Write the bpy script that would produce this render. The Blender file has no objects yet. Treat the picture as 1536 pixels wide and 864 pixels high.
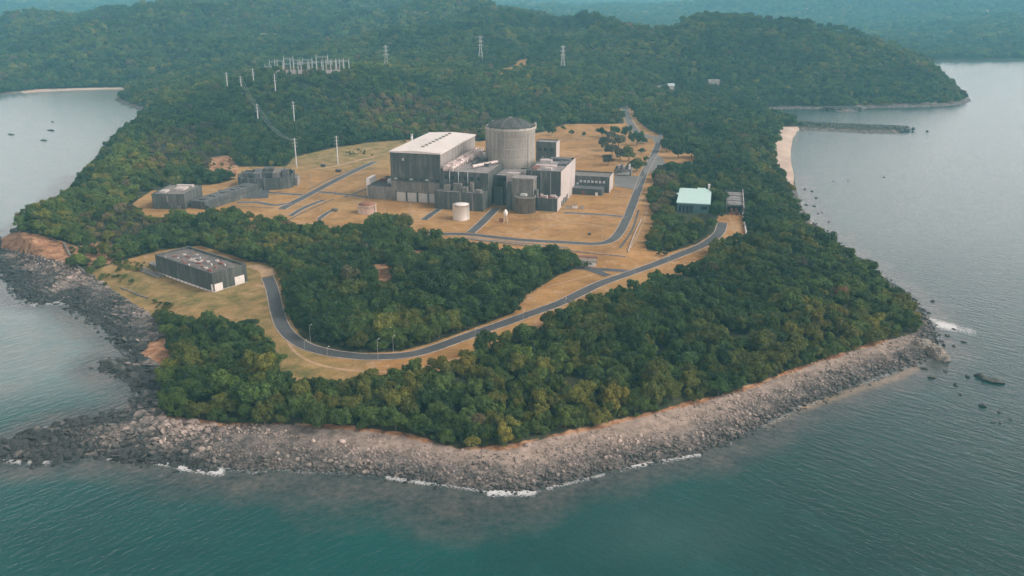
import bpy, math, random
import numpy as np
from mathutils import Vector

rng = np.random.default_rng(7)
random.seed(7)
scene = bpy.context.scene
COL = scene.collection
R = math.radians

# ------------------------------------------------------------------ survey helpers
FPX, YH, CAMH = 1330., -30., 190.
PITCH = math.atan((432 - YH) / FPX)
CP, SP = math.cos(PITCH), math.sin(PITCH)


def ray(px, py):
    a = (px - 768) / FPX
    b = (432 - py) / FPX
    return a, CP + b * SP, -SP + b * CP


def G(px, py, z=14.):                       # sight line of a surveyed point met with the level z
    a, b, c = ray(px, py)
    t = (z - CAMH) / c
    return np.array([a * t, b * t])


def V(px, py, D):                           # point of that sight line at forward distance D
    a, b, c = ray(px, py)
    t = D / b
    return np.array([a * t, D, CAMH + c * t])


def proj(x, y, z):
    zz = z - CAMH
    dep = y * CP - zz * SP
    dep = np.maximum(dep, 1e-3)
    up = y * SP + zz * CP
    return 768 + FPX * x / dep, 432 - FPX * up / dep


def seg_dist(x, y, poly, closed=True):
    x = np.asarray(x, float); y = np.asarray(y, float)
    out = np.empty(x.size)
    P = np.asarray(poly, float)
    Q = np.roll(P, -1, 0) if closed else P[1:]
    if not closed:
        P = P[:-1]
    d = Q - P
    L = np.maximum((d ** 2).sum(1), 1e-9)
    xf, yf = x.ravel(), y.ravel()
    for s in range(0, xf.size, 40000):
        X = xf[s:s + 40000, None]; Y = yf[s:s + 40000, None]
        t = np.clip(((X - P[:, 0]) * d[:, 0] + (Y - P[:, 1]) * d[:, 1]) / L, 0, 1)
        out[s:s + 40000] = np.sqrt(((X - P[:, 0] - t * d[:, 0]) ** 2 + (Y - P[:, 1] - t * d[:, 1]) ** 2).min(1))
    return out.reshape(x.shape)


def inside(x, y, poly):
    x = np.asarray(x, float); y = np.asarray(y, float)
    P = np.asarray(poly, float)
    r = np.zeros(x.shape, bool)
    n = len(P)
    for i in range(n):
        x0, y0 = P[i]; x1, y1 = P[(i + 1) % n]
        if y0 == y1:
            continue
        c = ((y0 > y) != (y1 > y))
        r ^= c & (x < (x1 - x0) * (y - y0) / (y1 - y0) + x0)
    return r


def sdist(x, y, poly):                      # positive inside
    d = seg_dist(x, y, poly)
    return np.where(inside(x, y, poly), d, -d)


def sstep(a, b, x):
    t = np.clip((x - a) / (b - a), 0, 1)
    return t * t * (3 - 2 * t)


_lat = np.random.default_rng(3).random((256, 256))


def vnoise(x, y):
    xi = np.floor(x).astype(int); yi = np.floor(y).astype(int)
    fx = x - xi; fy = y - yi
    fx = fx * fx * (3 - 2 * fx); fy = fy * fy * (3 - 2 * fy)
    a = _lat[xi & 255, yi & 255]; b = _lat[(xi + 1) & 255, yi & 255]
    c = _lat[xi & 255, (yi + 1) & 255]; d = _lat[(xi + 1) & 255, (yi + 1) & 255]
    return (a * (1 - fx) + b * fx) * (1 - fy) + (c * (1 - fx) + d * fx) * fy


def fbm(x, y, o=4):
    s = 0; a = .5
    for i in range(o):
        s = s + a * (vnoise(x * 2 ** i + 17.3 * i, y * 2 ** i + 5.1 * i) - .5)
        a *= .5
    return s


# ------------------------------------------------------------------ shoreline
FRONT = [(-80, 690), (-30, 691), (0, 688), (50, 692), (100, 686), (150, 682), (210, 690), (255, 694), (300, 703), (340, 700), (380, 705),
         (430, 703), (480, 706), (520, 708), (560, 712), (600, 716), (640, 722), (680, 728), (720, 733), (770, 737), (800, 734), (830, 728), (865, 718),
         (900, 708), (940, 700), (980, 692), (1015, 686), (1050, 678), (1100, 658), (1150, 633), (1200, 608), (1230, 598), (1260, 585), (1290, 573),
         (1320, 562), (1370, 545), (1392, 538), (1408, 524), (1402, 500), (1392, 478), (1376, 458), (1352, 440), (1330, 420), (1300, 400),
         (1275, 382), (1250, 362), (1232, 345), (1215, 330), (1203, 310), (1196, 290), (1191, 262), (1187, 245), (1185, 225),
         (1189, 207), (1196, 196), (1230, 196), (1265, 198), (1300, 200), (1345, 200), (1357, 195), (1340, 190), (1280, 189), (1220, 186),
         (1192, 183), (1165, 177), (1150, 168), (1160, 164), (1200, 163), (1240, 164), (1262, 168), (1285, 167), (1300, 162), (1350, 161),
         (1400, 160), (1440, 157), (1456, 152), (1453, 147), (1440, 135), (1416, 118), (1390, 101), (1378, 93), (1400, 92), (1440, 91),
         (1536, 90), (1700, 90)]
LEFT = [(-400, 148), (-200, 146), (-60, 145), (0, 143), (40, 139), (90, 136), (150, 134), (184, 134), (181, 141), (172, 150), (186, 157),
        (209, 164), (211, 169), (204, 178), (198, 190), (172, 204), (148, 230), (120, 262), (90, 296), (60, 324), (26, 345), (5, 356),
        (-12, 372), (-14, 392), (4, 408), (18, 422), (32, 446), (58, 455), (98, 450), (112, 462), (140, 480), (165, 497), (185, 515),
        (196, 528), (190, 538), (160, 540), (154, 550), (190, 565), (215, 580), (207, 600), (190, 615), (150, 627), (110, 632), (80, 640),
        (50, 650), (20, 662), (0, 668), (-30, 674), (-80, 680)]
SHORE = np.array([G(*p, 0) for p in FRONT] + [(5000, 2400), (12000, 12000), (-12000, 12000), (-5000, 1700)] + [G(*p, 0) for p in LEFT])

# ------------------------------------------------------------------ height field
CTRL = []
for px, py, z in [
        (300, 622, 5), (450, 622, 6), (620, 640, 5), (760, 640, 5), (900, 612, 6), (1050, 580, 7), (1200, 540, 6), (1320, 500, 6),
        (440, 508, 9), (560, 535, 9), (650, 522, 9.3), (760, 486, 10), (900, 426, 11.5), (1000, 390, 12.3), (1060, 365, 13), (401, 417, 8),
        (300, 470, 7), (200, 412, 7), (320, 440, 7), (260, 400, 7.5), (240, 500, 5), (550, 450, 12), (700, 420, 13), (470, 400, 11), (400, 360, 11),
        (800, 560, 10), (600, 600, 8), (350, 560, 7), (1000, 520, 12), (1150, 450, 13), (1280, 430, 11), (1200, 500, 10), (1160, 380, 13),
        (450, 335, 14), (650, 348, 14), (900, 362, 14), (980, 260, 14), (880, 190, 15), (600, 225, 14), (430, 290, 14), (330, 300, 14),
        (750, 300, 14), (560, 290, 14), (830, 330, 14), (860, 230, 14), (950, 350, 14), (1040, 315, 14), (1100, 340, 13.5), (500, 240, 14), (700, 230, 14),
        (240, 312, 13), (300, 285, 14), (160, 330, 15), (110, 352, 15), (60, 347, 17), (35, 346, 16), (120, 300, 17), (200, 270, 20), (260, 215, 22), (225, 180, 20), (330, 235, 17),
        (150, 380, 10), (1120, 250, 15), (1100, 200, 17), (1160, 290, 12), (1170, 200, 9), (1010, 230, 15),
        (400, 215, 18), (390, 190, 24), (440, 187, 24), (340, 142, 45), (455, 106, 70), (500, 108, 70), (415, 108, 70), (300, 170, 32), (250, 150, 24), (520, 160, 34), (600, 195, 17), (700, 190, 16), (850, 165, 20),
        (950, 195, 16), (935, 160, 22), (930, 141, 30), (1000, 170, 20), (1000, 132, 27), (1075, 126, 30), (1100, 160, 12), (1300, 154, 6), (1400, 150, 8), (1050, 150, 20)]:
    g = G(px, py, z); CTRL.append((g[0], g[1], z))
for px, py, D in [
        (940, 66, 1700), (1000, 56, 1720), (1060, 50, 1730), (1100, 49, 1750), (1180, 60, 1740), (1270, 82, 1700), (1330, 96, 1660), (1380, 111, 1620), (1425, 132, 1560),
        (580, 104, 1480), (721, 92, 1580), (844, 105, 1480), (640, 60, 1900), (700, 120, 1350), (780, 130, 1330), (880, 120, 1400),
        (560, 36, 2200), (690, 24, 2300), (725, 30, 2300), (800, 40, 2200), (880, 52, 2100), (400, 58, 2000), (300, 88, 1800), (200, 110, 1750),
        (0, 64, 2150), (60, 54, 2200), (120, 44, 2250), (270, 17, 2500), (330, 14, 2600), (420, 18, 2850), (540, 6, 3100), (100, 95, 1850), (60, 118, 1740), (-150, 75, 2100),
        (1130, 52, 3600), (1250, 30, 4200), (1310, 6, 4500), (1420, -8, 4700), (1536, -14, 4900), (1450, 62, 2800), (1500, 44, 3200), (1600, 20, 4000),
        (900, 36, 3900), (1000, 34, 4000), (700, 14, 5600), (900, 16, 5900), (1080, 16, 5600), (1000, 3, 7600), (300, 4, 5500), (30, 30, 4200), (100, 12, 5800)]:
    p = V(px, py, D); CTRL.append(tuple(p))
for px, D, z in [(455, 1480, 48), (400, 1450, 42), (520, 1500, 52), (1100, 2250, 14), (1250, 2150, 12), (950, 2300, 22), (1380, 2000, 6), (100, 2900, 25), (-100, 3000, 25),
                 (690, 3100, 40), (500, 3600, 45), (-400, 9000, 150), (200, 9000, 120), (500, 9000, 150), (800, 9000, 150), (1200, 9000, 150), (1700, 9000, 180), (2200, 9000, 180), (-900, 9000, 150),
                 (-300, 4500, 60), (1750, 5000, 130), (-600, 1900, 30), (2000, 3200, 60), (500, 10500, 180), (1100, 10500, 180)]:
    CTRL.append(((px - 768) / FPX * D * .98, D, z))
CT = np.array(CTRL)
_S = 1000.


def _tps_k(r2):
    return np.where(r2 > 1e-12, .5 * r2 * np.log(np.maximum(r2, 1e-12)), 0)


_c = CT[:, :2] / _S
_K = _tps_k(((_c[:, None] - _c[None]) ** 2).sum(2)) + np.eye(len(_c)) * 2e-5
_Pm = np.c_[np.ones(len(_c)), _c]
_M = np.block([[_K, _Pm], [_Pm.T, np.zeros((3, 3))]])
_W = np.linalg.solve(_M, np.r_[CT[:, 2], 0, 0, 0])


def tps(x, y):
    xf = x.ravel() / _S; yf = y.ravel() / _S
    o = np.empty(xf.size)
    for s in range(0, xf.size, 40000):
        X = xf[s:s + 40000]; Y = yf[s:s + 40000]
        r2 = (X[:, None] - _c[:, 0]) ** 2 + (Y[:, None] - _c[:, 1]) ** 2
        o[s:s + 40000] = _tps_k(r2) @ _W[:-3] + _W[-3] + X * _W[-2] + Y * _W[-1]
    return o.reshape(x.shape)


PLANT_PX = [(205, 312), (240, 326), (330, 318), (400, 330), (470, 340), (560, 345), (640, 358), (780, 378), (862, 392), (930, 390), (965, 372),
            (1000, 330), (1085, 345), (1120, 360), (1116, 285), (1060, 262), (1040, 240), (985, 220), (930, 192), (850, 190), (720, 212), (560, 214), (440, 240), (350, 262), (228, 290)]
PLANT = np.array([G(*p, 14) for p in PLANT_PX])


def height(x, y, want_d=False):
    x = np.asarray(x, float); y = np.asarray(y, float)
    d = sdist(x, y, SHORE)
    h = tps(x, y)
    far = sstep(1150, 1700, y)
    h = np.where(h > 150, 150 + 45 * np.tanh((h - 150) / 60), h)
    h = h + far * (fbm(x / 300, y / 300, 5) * 52 + fbm(x / 75 + 9, y / 75, 3) * 9) * np.clip(h / 40, .1, 1) * np.clip((215 - h) / 40, .3, 1)
    rg = 1 - np.abs(fbm(x / 340 + 31, y / 420 + 7, 4)) * 4.2
    h = h + sstep(1350, 2100, y) * (rg - .4) * 58 * np.clip(h / 50, .05, 1) * np.clip((205 - h) / 60, 0, 1)
    near = (1 - far)
    fl = sstep(-12, 6, sdist(x, y, PLANT))
    h = h + near * (1 - fl) * fbm(x / 45, y / 45, 3) * 2.2
    h = np.maximum(h, 2.5)
    h = h * (1 - fl) + 14. * fl
    cliff = sstep(60, 25, np.hypot(x + 345, y - 640) * .55)           # the orange bluff on the west side
    bw = np.where(y > 1000, 10., 30.) * (1 - cliff) + 17. * cliff
    ew = np.where(y > 1000, 34., 14.) * (1 - cliff) + 5. * cliff
    beach = np.clip(d, 0, None) * 3. / np.maximum(bw, 1)
    beach = np.minimum(beach, 3. + .02 * d)
    t = sstep(0, 1, (d - bw) / ew)
    z = beach * (1 - t) + np.maximum(h, 2.5) * t
    rk = sstep(4, -2, t * 10) * sstep(2, 8, d) * np.where(y < 900, 1, 0)
    z = z + cliff * sstep(6, 14, d) * sstep(40, 20, d) * (1 - fl) * fbm(x / 7, y / 7, 3) * 5.
    z = z + rk * (fbm(x / 9, y / 9, 3) * 2.2 + .2)
    # the rubble groin and the small points stay low
    z = np.where(d < 0, np.maximum(-5, d * .12), z)
    return (z, d) if want_d else z


_ts = np.geomspace(170, 9800, 520)


def place(px, py):                          # where a surveyed sight line meets the ground
    a, b, c = ray(px, py)
    X, Y, Z = a * _ts, b * _ts, CAMH + c * _ts
    H = np.maximum(height(X, Y), 0)
    k = np.argmax(Z < H)
    lo, hi = _ts[max(k - 1, 0)], _ts[k]
    ts = np.linspace(lo, hi, 24)
    X, Y, Z = a * ts, b * ts, CAMH + c * ts
    H = np.maximum(height(X, Y), 0)
    k = np.argmax(Z <= H)
    return np.array([X[k], Y[k], H[k]])


# ------------------------------------------------------------------ materials
def mat(name):
    m = bpy.data.materials.new(name); m.use_nodes = True
    nt = m.node_tree
    return m, nt, nt.nodes['Principled BSDF']


def N(nt, typ, **kw):
    n = nt.nodes.new(typ)
    for k, v in kw.items():
        if k.startswith('i_'):
            n.inputs[k[2:].replace('_', ' ')].default_value = v
        else:
            setattr(n, k, v)
    return n


def L(nt, a, b):
    nt.links.new(a, b)


def noise(nt, vec, scale, detail=4, rough=.55):
    n = N(nt, 'ShaderNodeTexNoise'); n.inputs['Scale'].default_value = scale
    n.inputs['Detail'].default_value = detail; n.inputs['Roughness'].default_value = rough
    if vec is not None:
        L(nt, vec, n.inputs['Vector'])
    return n.outputs['Fac']


def ramp(nt, fac, stops):
    r = N(nt, 'ShaderNodeValToRGB'); e = r.color_ramp.elements
    while len(e) < len(stops):
        e.new(.5)
    for i, (p, c) in enumerate(stops):
        e[i].position = p
        e[i].color = (c, c, c, 1) if isinstance(c, (int, float)) else (*c, 1)
    L(nt, fac, r.inputs['Fac'])
    return r.outputs['Color']


def mix(nt, fac, a, b, mode='MIX'):
    n = N(nt, 'ShaderNodeMix', data_type='RGBA', blend_type=mode)
    for sock, v in ((n.inputs[0], fac), (n.inputs[6], a), (n.inputs[7], b)):
        if hasattr(v, 'node'):
            L(nt, v, sock)
        elif isinstance(v, (int, float)):
            sock.default_value = v
        else:
            sock.default_value = (*v, 1)
    return n.outputs[2]


def mth(nt, op, a, b=None, clamp=False):
    n = N(nt, 'ShaderNodeMath', operation=op, use_clamp=clamp)
    for i, v in enumerate((a, b)):
        if v is None:
            continue
        if hasattr(v, 'node'):
            L(nt, v, n.inputs[i])
        else:
            n.inputs[i].default_value = v
    return n.outputs[0]


def mapped(nt, vec, scale):
    m = N(nt, 'ShaderNodeMapping'); m.inputs['Scale'].default_value = scale
    L(nt, vec, m.inputs['Vector'])
    return m.outputs['Vector']


def pos(nt):
    return N(nt, 'ShaderNodeNewGeometry').outputs['Position']


def bump(nt, h, strength, dist, bs):
    b = N(nt, 'ShaderNodeBump'); b.inputs['Strength'].default_value = strength; b.inputs['Distance'].default_value = dist
    L(nt, h, b.inputs['Height']); L(nt, b.outputs['Normal'], bs.inputs['Normal'])


def concrete(name, base, stain, amount=.5, rough=.85, streak=.35, patch=.05):
    m, nt, bs = mat(name)
    p = pos(nt)
    st = noise(nt, mapped(nt, p, (.45, .45, .045)), 1, 5, .65)
    bl = noise(nt, p, patch, 4, .6)
    fine = noise(nt, p, 1.1, 3)
    f = mth(nt, 'ADD', mth(nt, 'MULTIPLY', st, .35 + streak), mth(nt, 'MULTIPLY', bl, .65 - streak))
    sh = (.5 - amount) * .25
    f = ramp(nt, f, [(.44 + sh, 0.), (.55 + sh, 1.)])
    c = mix(nt, f, base, stain)
    c = mix(nt, .35, c, ramp(nt, fine, [(.3, tuple(v * .6 for v in base)), (.7, tuple(min(1, v * 1.35) for v in base))]))
    L(nt, c, bs.inputs['Base Color']); bs.inputs['Roughness'].default_value = rough
    return m


def plain(name, col, rough=.6, metal=0., var=.25, scale=.6):
    m, nt, bs = mat(name)
    f = noise(nt, pos(nt), scale, 4)
    c = mix(nt, ramp(nt, f, [(.35, 0.), (.7, 1.)]), tuple(v * (1 - var) for v in col), tuple(min(1, v * (1 + var * .5)) for v in col))
    L(nt, c, bs.inputs['Base Color']); bs.inputs['Roughness'].default_value = rough; bs.inputs['Metallic'].default_value = metal
    return m


M = {}
M['dark'] = concrete('dark_stained_shaded_concrete', (.12, .122, .11), (.028, .036, .034), .62)  # algae stains, with some shade of the front walls mixed into the colour
M['mossy'] = concrete('mossy_black_concrete', (.1, .105, .09), (.026, .034, .03), .6)
M['mid'] = concrete('grey_stained_concrete', (.22, .2, .175), (.085, .083, .075), .54)
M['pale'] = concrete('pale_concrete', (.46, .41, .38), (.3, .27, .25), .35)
M['shield'] = concrete('shield_concrete', (.36, .325, .28), (.22, .205, .18), .45, streak=.3, patch=.03)
M['brownwall'] = concrete('brown_grey_cladding', (.3, .27, .245), (.2, .18, .165), .4)
M['white_roof'] = concrete('white_sheet_roof', (.68, .63, .58), (.54, .49, .44), .3, .55, .1, .03)
M['grey_roof'] = concrete('weathered_flat_roof', (.3, .28, .27), (.13, .125, .12), .5, .9, .1, .12)
M['rubble_roof'] = concrete('littered_roof', (.17, .155, .14), (.065, .062, .056), .5, .95, .0, .3)
M['black_roof'] = concrete('dark_flat_roof', (.12, .125, .125), (.06, .065, .065), .5, .9, .1, .1)
M['white'] = plain('white_paint', (.76, .72, .68), .5, var=.12)
M['door'] = plain('pale_grey_shutter', (.48, .46, .43), .55, var=.15)
M['recess'] = plain('dark_opening', (.025, .03, .03), .8)
M['rust'] = plain('rusty_steel', (.3, .14, .08), .8, var=.5, scale=1.5)
M['redbrown'] = plain('red_brown_steel', (.2, .085, .07), .75, var=.4, scale=1.2)
M['steel'] = plain('galvanised_steel', (.34, .36, .35), .5, .25)
M['paleMetal'] = plain('pale_painted_steel', (.55, .55, .52), .5)
M['pinkpipe'] = plain('pale_pink_duct', (.66, .55, .51), .6, var=.3, scale=.4)
M['mint'] = plain('mint_sheet_roof', (.4, .6, .55), .5, var=.1)
M['teal'] = concrete('teal_wall', (.1, .19, .2), (.055, .1, .11), .4)
M['glass'] = plain('window_glass', (.04, .06, .065), .12)
M['pane'] = plain('reflection_tinted_pane', (.42, .48, .48), .25)  # pale tone is reflected light painted onto the glass
M['cable'] = plain('aluminium_cable', (.2, .22, .22), .5, .3)
M['trunk'] = plain('bark', (.13, .1, .075), .9, var=.4, scale=2.)
M['asph'] = None


def asphalt(name, a, b):
    m, nt, bs = mat(name)
    p = pos(nt)
    f = mix(nt, .5, noise(nt, p, .06, 5, .65), noise(nt, p, .7, 4, .6))
    c = ramp(nt, f, [(.35, a), (.52, b), (.68, tuple(v * 1.35 for v in b))])
    L(nt, c, bs.inputs['Base Color']); bs.inputs['Roughness'].default_value = .85
    return m


M['asph'] = asphalt('worn_asphalt', (.045, .05, .053), (.075, .08, .083))
M['asph_old'] = asphalt('bleached_asphalt', (.11, .11, .105), (.16, .155, .145))
M['kerb'] = plain('concrete_kerb', (.42, .35, .29), .9, var=.3, scale=.3)
M['path'] = plain('dusty_track', (.43, .29, .17), .95, var=.25, scale=.2)

# white tank with rust at the top
m, nt, bs = mat('rust_stained_white_steel')
tc = N(nt, 'ShaderNodeTexCoord').outputs['Object']
sp = N(nt, 'ShaderNodeSeparateXYZ'); L(nt, tc, sp.inputs[0])
hh = mth(nt, 'ADD', mth(nt, 'MULTIPLY', sp.outputs[2], .062), mth(nt, 'MULTIPLY', noise(nt, mapped(nt, tc, (1.2, 1.2, .15)), 1, 4), .5))
L(nt, mix(nt, ramp(nt, hh, [(.93, 0.), (1., 1.)]), (.74, .7, .65), (.38, .2, .11)), bs.inputs['Base Color'])
bs.inputs['Roughness'].default_value = .55
M['tank'] = m
M['tank_pink'] = concrete('pinkish_stained_tank', (.68, .56, .5), (.5, .33, .26), .4, .6, .3, .2)

# leaves
def leafmat(name, scattered):
    m, nt, bs = mat(name)
    oi = N(nt, 'ShaderNodeObjectInfo')
    p = pos(nt)
    rnd = oi.outputs['Random']
    own = N(nt, 'ShaderNodeAttribute', attribute_type='INSTANCER', attribute_name='tint').outputs['Color'] if scattered else oi.outputs['Color']
    c = mix(nt, 1., own, ramp(nt, rnd, [(0., .7), (.5, 1.), (1., 1.3)]), 'MULTIPLY')
    cl = noise(nt, p, .5, 3)
    c = mix(nt, 1., c, ramp(nt, cl, [(.3, (.66, .68, .66)), (.7, (1.4, 1.36, 1.1))]), 'MULTIPLY')
    big = noise(nt, p, .016, 3)
    c = mix(nt, 1., c, ramp(nt, big, [(.36, (.78, .86, .92)), (.62, (1.18, 1.08, .9))]), 'MULTIPLY')
    vast = noise(nt, p, .0045, 5, .65)
    c = mix(nt, 1., c, ramp(nt, vast, [(.38, (.62, .74, .78)), (.5, (1., 1., 1.)), (.62, (1.5, 1.3, 1.15))]), 'MULTIPLY')
    L(nt, c, bs.inputs['Base Color']); bs.inputs['Roughness'].default_value = .7
    bs.inputs['Specular IOR Level'].default_value = .25
    tr = N(nt, 'ShaderNodeBsdfTranslucent'); L(nt, c, tr.inputs['Color'])
    ms = N(nt, 'ShaderNodeMixShader'); ms.inputs[0].default_value = .18
    L(nt, bs.outputs[0], ms.inputs[1]); L(nt, tr.outputs[0], ms.inputs[2])
    L(nt, ms.outputs[0], nt.nodes['Material Output'].inputs['Surface'])
    return m


M['leaf'] = leafmat('leaves', False)
M['forest_leaf'] = leafmat('forest_leaves', True)

# rock: dark and weedy near the tide line, pinkish above
def rockmat(name):
    m, nt, bs = mat(name)
    p = pos(nt)
    sx = N(nt, 'ShaderNodeSeparateXYZ'); L(nt, p, sx.inputs[0])
    oi = N(nt, 'ShaderNodeObjectInfo')
    n1 = noise(nt, p, .06, 3); n2 = noise(nt, p, .9, 5, .65)
    hgt = mth(nt, 'ADD', sx.outputs[2], mth(nt, 'MULTIPLY', mth(nt, 'SUBTRACT', n1, .5), 4.5))
    west = N(nt, 'ShaderNodeMapRange'); west.inputs[1].default_value = -185; west.inputs[2].default_value = -45
    L(nt, mth(nt, 'ADD', sx.outputs[0], mth(nt, 'MULTIPLY', n1, 70)), west.inputs[0])
    hgt = mth(nt, 'ADD', hgt, mth(nt, 'MULTIPLY', mth(nt, 'SUBTRACT', 1., west.outputs[0]), -1.7))
    c = ramp(nt, mth(nt, 'MULTIPLY', hgt, .2), [(.08, (.032, .038, .035)), (.2, (.085, .085, .077)), (.38, (.22, .187, .16)), (.6, (.34, .275, .23))])
    c = mix(nt, 1., c, ramp(nt, oi.outputs['Random'], [(0., .65), (.5, .95), (1., 1.35)]), 'MULTIPLY')
    c = mix(nt, 1., c, ramp(nt, n2, [(.3, .62), (.7, 1.3)]), 'MULTIPLY')
    L(nt, c, bs.inputs['Base Color']); bs.inputs['Roughness'].default_value = .8
    bump(nt, n2, .6, .4, bs)
    return m


M['rock'] = rockmat('shore_rock')
M['outcrop'] = concrete('layered_outcrop_rock', (.3, .265, .22), (.09, .09, .08), .5, .9, .0, .25)
M['rubble'] = plain('dark_weedy_rubble', (.085, .1, .085), .9, var=.6, scale=.3)

# ground
m, nt, bs = mat('ground_cover')
at = N(nt, 'ShaderNodeAttribute', attribute_name='zones'); sep = N(nt, 'ShaderNodeSeparateColor'); L(nt, at.outputs['Color'], sep.inputs[0])
at2 = N(nt, 'ShaderNodeAttribute', attribute_name='tones'); sep2 = N(nt, 'ShaderNodeSeparateColor'); L(nt, at2.outputs['Color'], sep2.inputs[0])
p = pos(nt)
nz = noise(nt, p, .22, 5, .65); nb = noise(nt, p, .028, 4, .6); nf = noise(nt, p, 1.3, 3); nm = noise(nt, p, .09, 5, .7)


def thr(mask, w=.5):
    v = mth(nt, 'ADD', mask, mth(nt, 'MULTIPLY', mth(nt, 'SUBTRACT', nz, .5), w))
    return ramp(nt, v, [(.44, 0.), (.56, 1.)])


forest = ramp(nt, nz, [(.35, (.03, .04, .022)), (.55, (.055, .06, .032)), (.7, (.1, .08, .045))])
dry = ramp(nt, nb, [(.36, (.28, .155, .055)), (.5, (.365, .205, .075)), (.64, (.42, .255, .105))])
dry = mix(nt, 1., dry, ramp(nt, nm, [(.33, (.78, .8, .84)), (.66, (1.14, 1.1, 1.04))]), 'MULTIPLY')
streaks = noise(nt, mapped(nt, p, (.05, .5, .1)), 1, 4, .6)
dry = mix(nt, 1., dry, ramp(nt, streaks, [(.35, .9), (.65, 1.07)]), 'MULTIPLY')
olive = ramp(nt, nm, [(.34, (.115, .12, .04)), (.52, (.26, .19, .075)), (.66, (.36, .25, .12))])
dry = mix(nt, ramp(nt, mix(nt, .45, noise(nt, p, .011, 4, .6), nm), [(.5, 0.), (.62, .5)]), dry, olive)
dry = mix(nt, ramp(nt, mix(nt, .5, noise(nt, p, .02, 5, .7), nz), [(.53, 0.), (.62, .55)]), dry, (.5, .36, .24))
dry = mix(nt, sep2.outputs[0], dry, olive)
soil = ramp(nt, mix(nt, .6, nm, nz), [(.4, (.13, .08, .045)), (.5, (.33, .17, .09)), (.6, (.46, .29, .17))])
rk = ramp(nt, nz, [(.36, (.05, .052, .05)), (.52, (.13, .12, .11)), (.68, (.26, .22, .19))])
rk2 = ramp(nt, nz, [(.36, (.2, .16, .13)), (.52, (.31, .25, .205)), (.68, (.4, .32, .265))])
rk = mix(nt, sep2.outputs[1], rk, rk2)
sand = ramp(nt, nb, [(.4, (.43, .33, .26)), (.6, (.52, .42, .34))])
c = mix(nt, thr(sep.outputs[0]), forest, dry)
c = mix(nt, thr(sep.outputs[2]), c, soil)
c = mix(nt, thr(sep.outputs[1], .35), c, rk)
c = mix(nt, thr(at.outputs['Alpha'], .25), c, sand)
c = mix(nt, .3, c, mix(nt, 1., c, ramp(nt, nf, [(.3, .5), (.7, 1.5)]), 'MULTIPLY'))
L(nt, c, bs.inputs['Base Color']); bs.inputs['Roughness'].default_value = .95
bs.inputs['Specular IOR Level'].default_value = .15
bump(nt, nz, .5, .8, bs)
M['ground'] = m

# water
m, nt, bs = mat('sea_water')
at = N(nt, 'ShaderNodeAttribute', attribute_name='water'); sep = N(nt, 'ShaderNodeSeparateColor'); L(nt, at.outputs['Color'], sep.inputs[0])
foam, shal, sandy, bay = sep.outputs[0], sep.outputs[1], sep.outputs[2], at.outputs['Alpha']
p = pos(nt)
big = noise(nt, p, .012, 4, .6); md = noise(nt, p, .05, 5, .65); fn = noise(nt, p, .35, 4, .65)
east = N(nt, 'ShaderNodeMapRange'); east.inputs[1].default_value = -60; east.inputs[2].default_value = 190
sx = N(nt, 'ShaderNodeSeparateXYZ'); L(nt, p, sx.inputs[0])
L(nt, mth(nt, 'ADD', sx.outputs[0], mth(nt, 'MULTIPLY', mth(nt, 'SUBTRACT', big, .5), 260)), east.inputs[0])
deep = mix(nt, east.outputs[0], (.0, .066, .06), (.003, .038, .031))
deep = mix(nt, ramp(nt, big, [(.4, 0.), (.62, .55)]), deep, (.003, .036, .037))
deep = mix(nt, ramp(nt, md, [(.56, 0.), (.7, .35)]), deep, (.012, .085, .08))
deep = mix(nt, bay, deep, mix(nt, ramp(nt, md, [(.35, 0.), (.65, 1.)]), (.1, .17, .165), (.15, .19, .175)))
reef = ramp(nt, mix(nt, .5, md, fn), [(.38, (.018, .03, .03)), (.5, (.055, .066, .06)), (.62, (.1, .098, .085))])
v = mth(nt, 'ADD', shal, mth(nt, 'MULTIPLY', mth(nt, 'SUBTRACT', mix(nt, .5, big, md), .5), .9))
c = mix(nt, ramp(nt, v, [(.3, 0.), (.75, .92)]), deep, reef)
c = mix(nt, mth(nt, 'MULTIPLY', sandy, ramp(nt, fn, [(.3, .3), (.6, 1.)])), c, (.3, .21, .12))
fm = mth(nt, 'ADD', foam, mth(nt, 'MULTIPLY', mth(nt, 'SUBTRACT', noise(nt, p, .8, 8, .85), .5), 3.4))
fm = ramp(nt, mth(nt, 'MULTIPLY', fm, ramp(nt, foam, [(.05, 0.), (.3, 1.)])), [(.42, 0.), (1.05, .8)])
c = mix(nt, fm, c, (.72, .74, .73))
L(nt, c, bs.inputs['Base Color'])
L(nt, mth(nt, 'ADD', mth(nt, 'MULTIPLY', fm, .6), .1), bs.inputs['Roughness'])
bs.inputs['IOR'].default_value = 1.33
wn = []
for ang in (48, -42):
    rot = N(nt, 'ShaderNodeMapping', vector_type='TEXTURE'); rot.inputs['Rotation'].default_value = (0, 0, R(ang)); rot.inputs['Scale'].default_value = (8.5, 2.6, 3)
    L(nt, p, rot.inputs['Vector']); wn.append(noise(nt, rot.outputs[0], 1., 4, .6))
w1 = mth(nt, 'ADD', mth(nt, 'MULTIPLY', wn[0], mth(nt, 'SUBTRACT', 1., east.outputs[0])), mth(nt, 'MULTIPLY', wn[1], east.outputs[0]))
w2 = noise(nt, p, .75, 3, .6)
wv = mth(nt, 'ADD', mth(nt, 'MULTIPLY', w1, 1.), mth(nt, 'MULTIPLY', w2, .36))
bump(nt, wv, 1., .34, bs)
M['water'] = m


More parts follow.
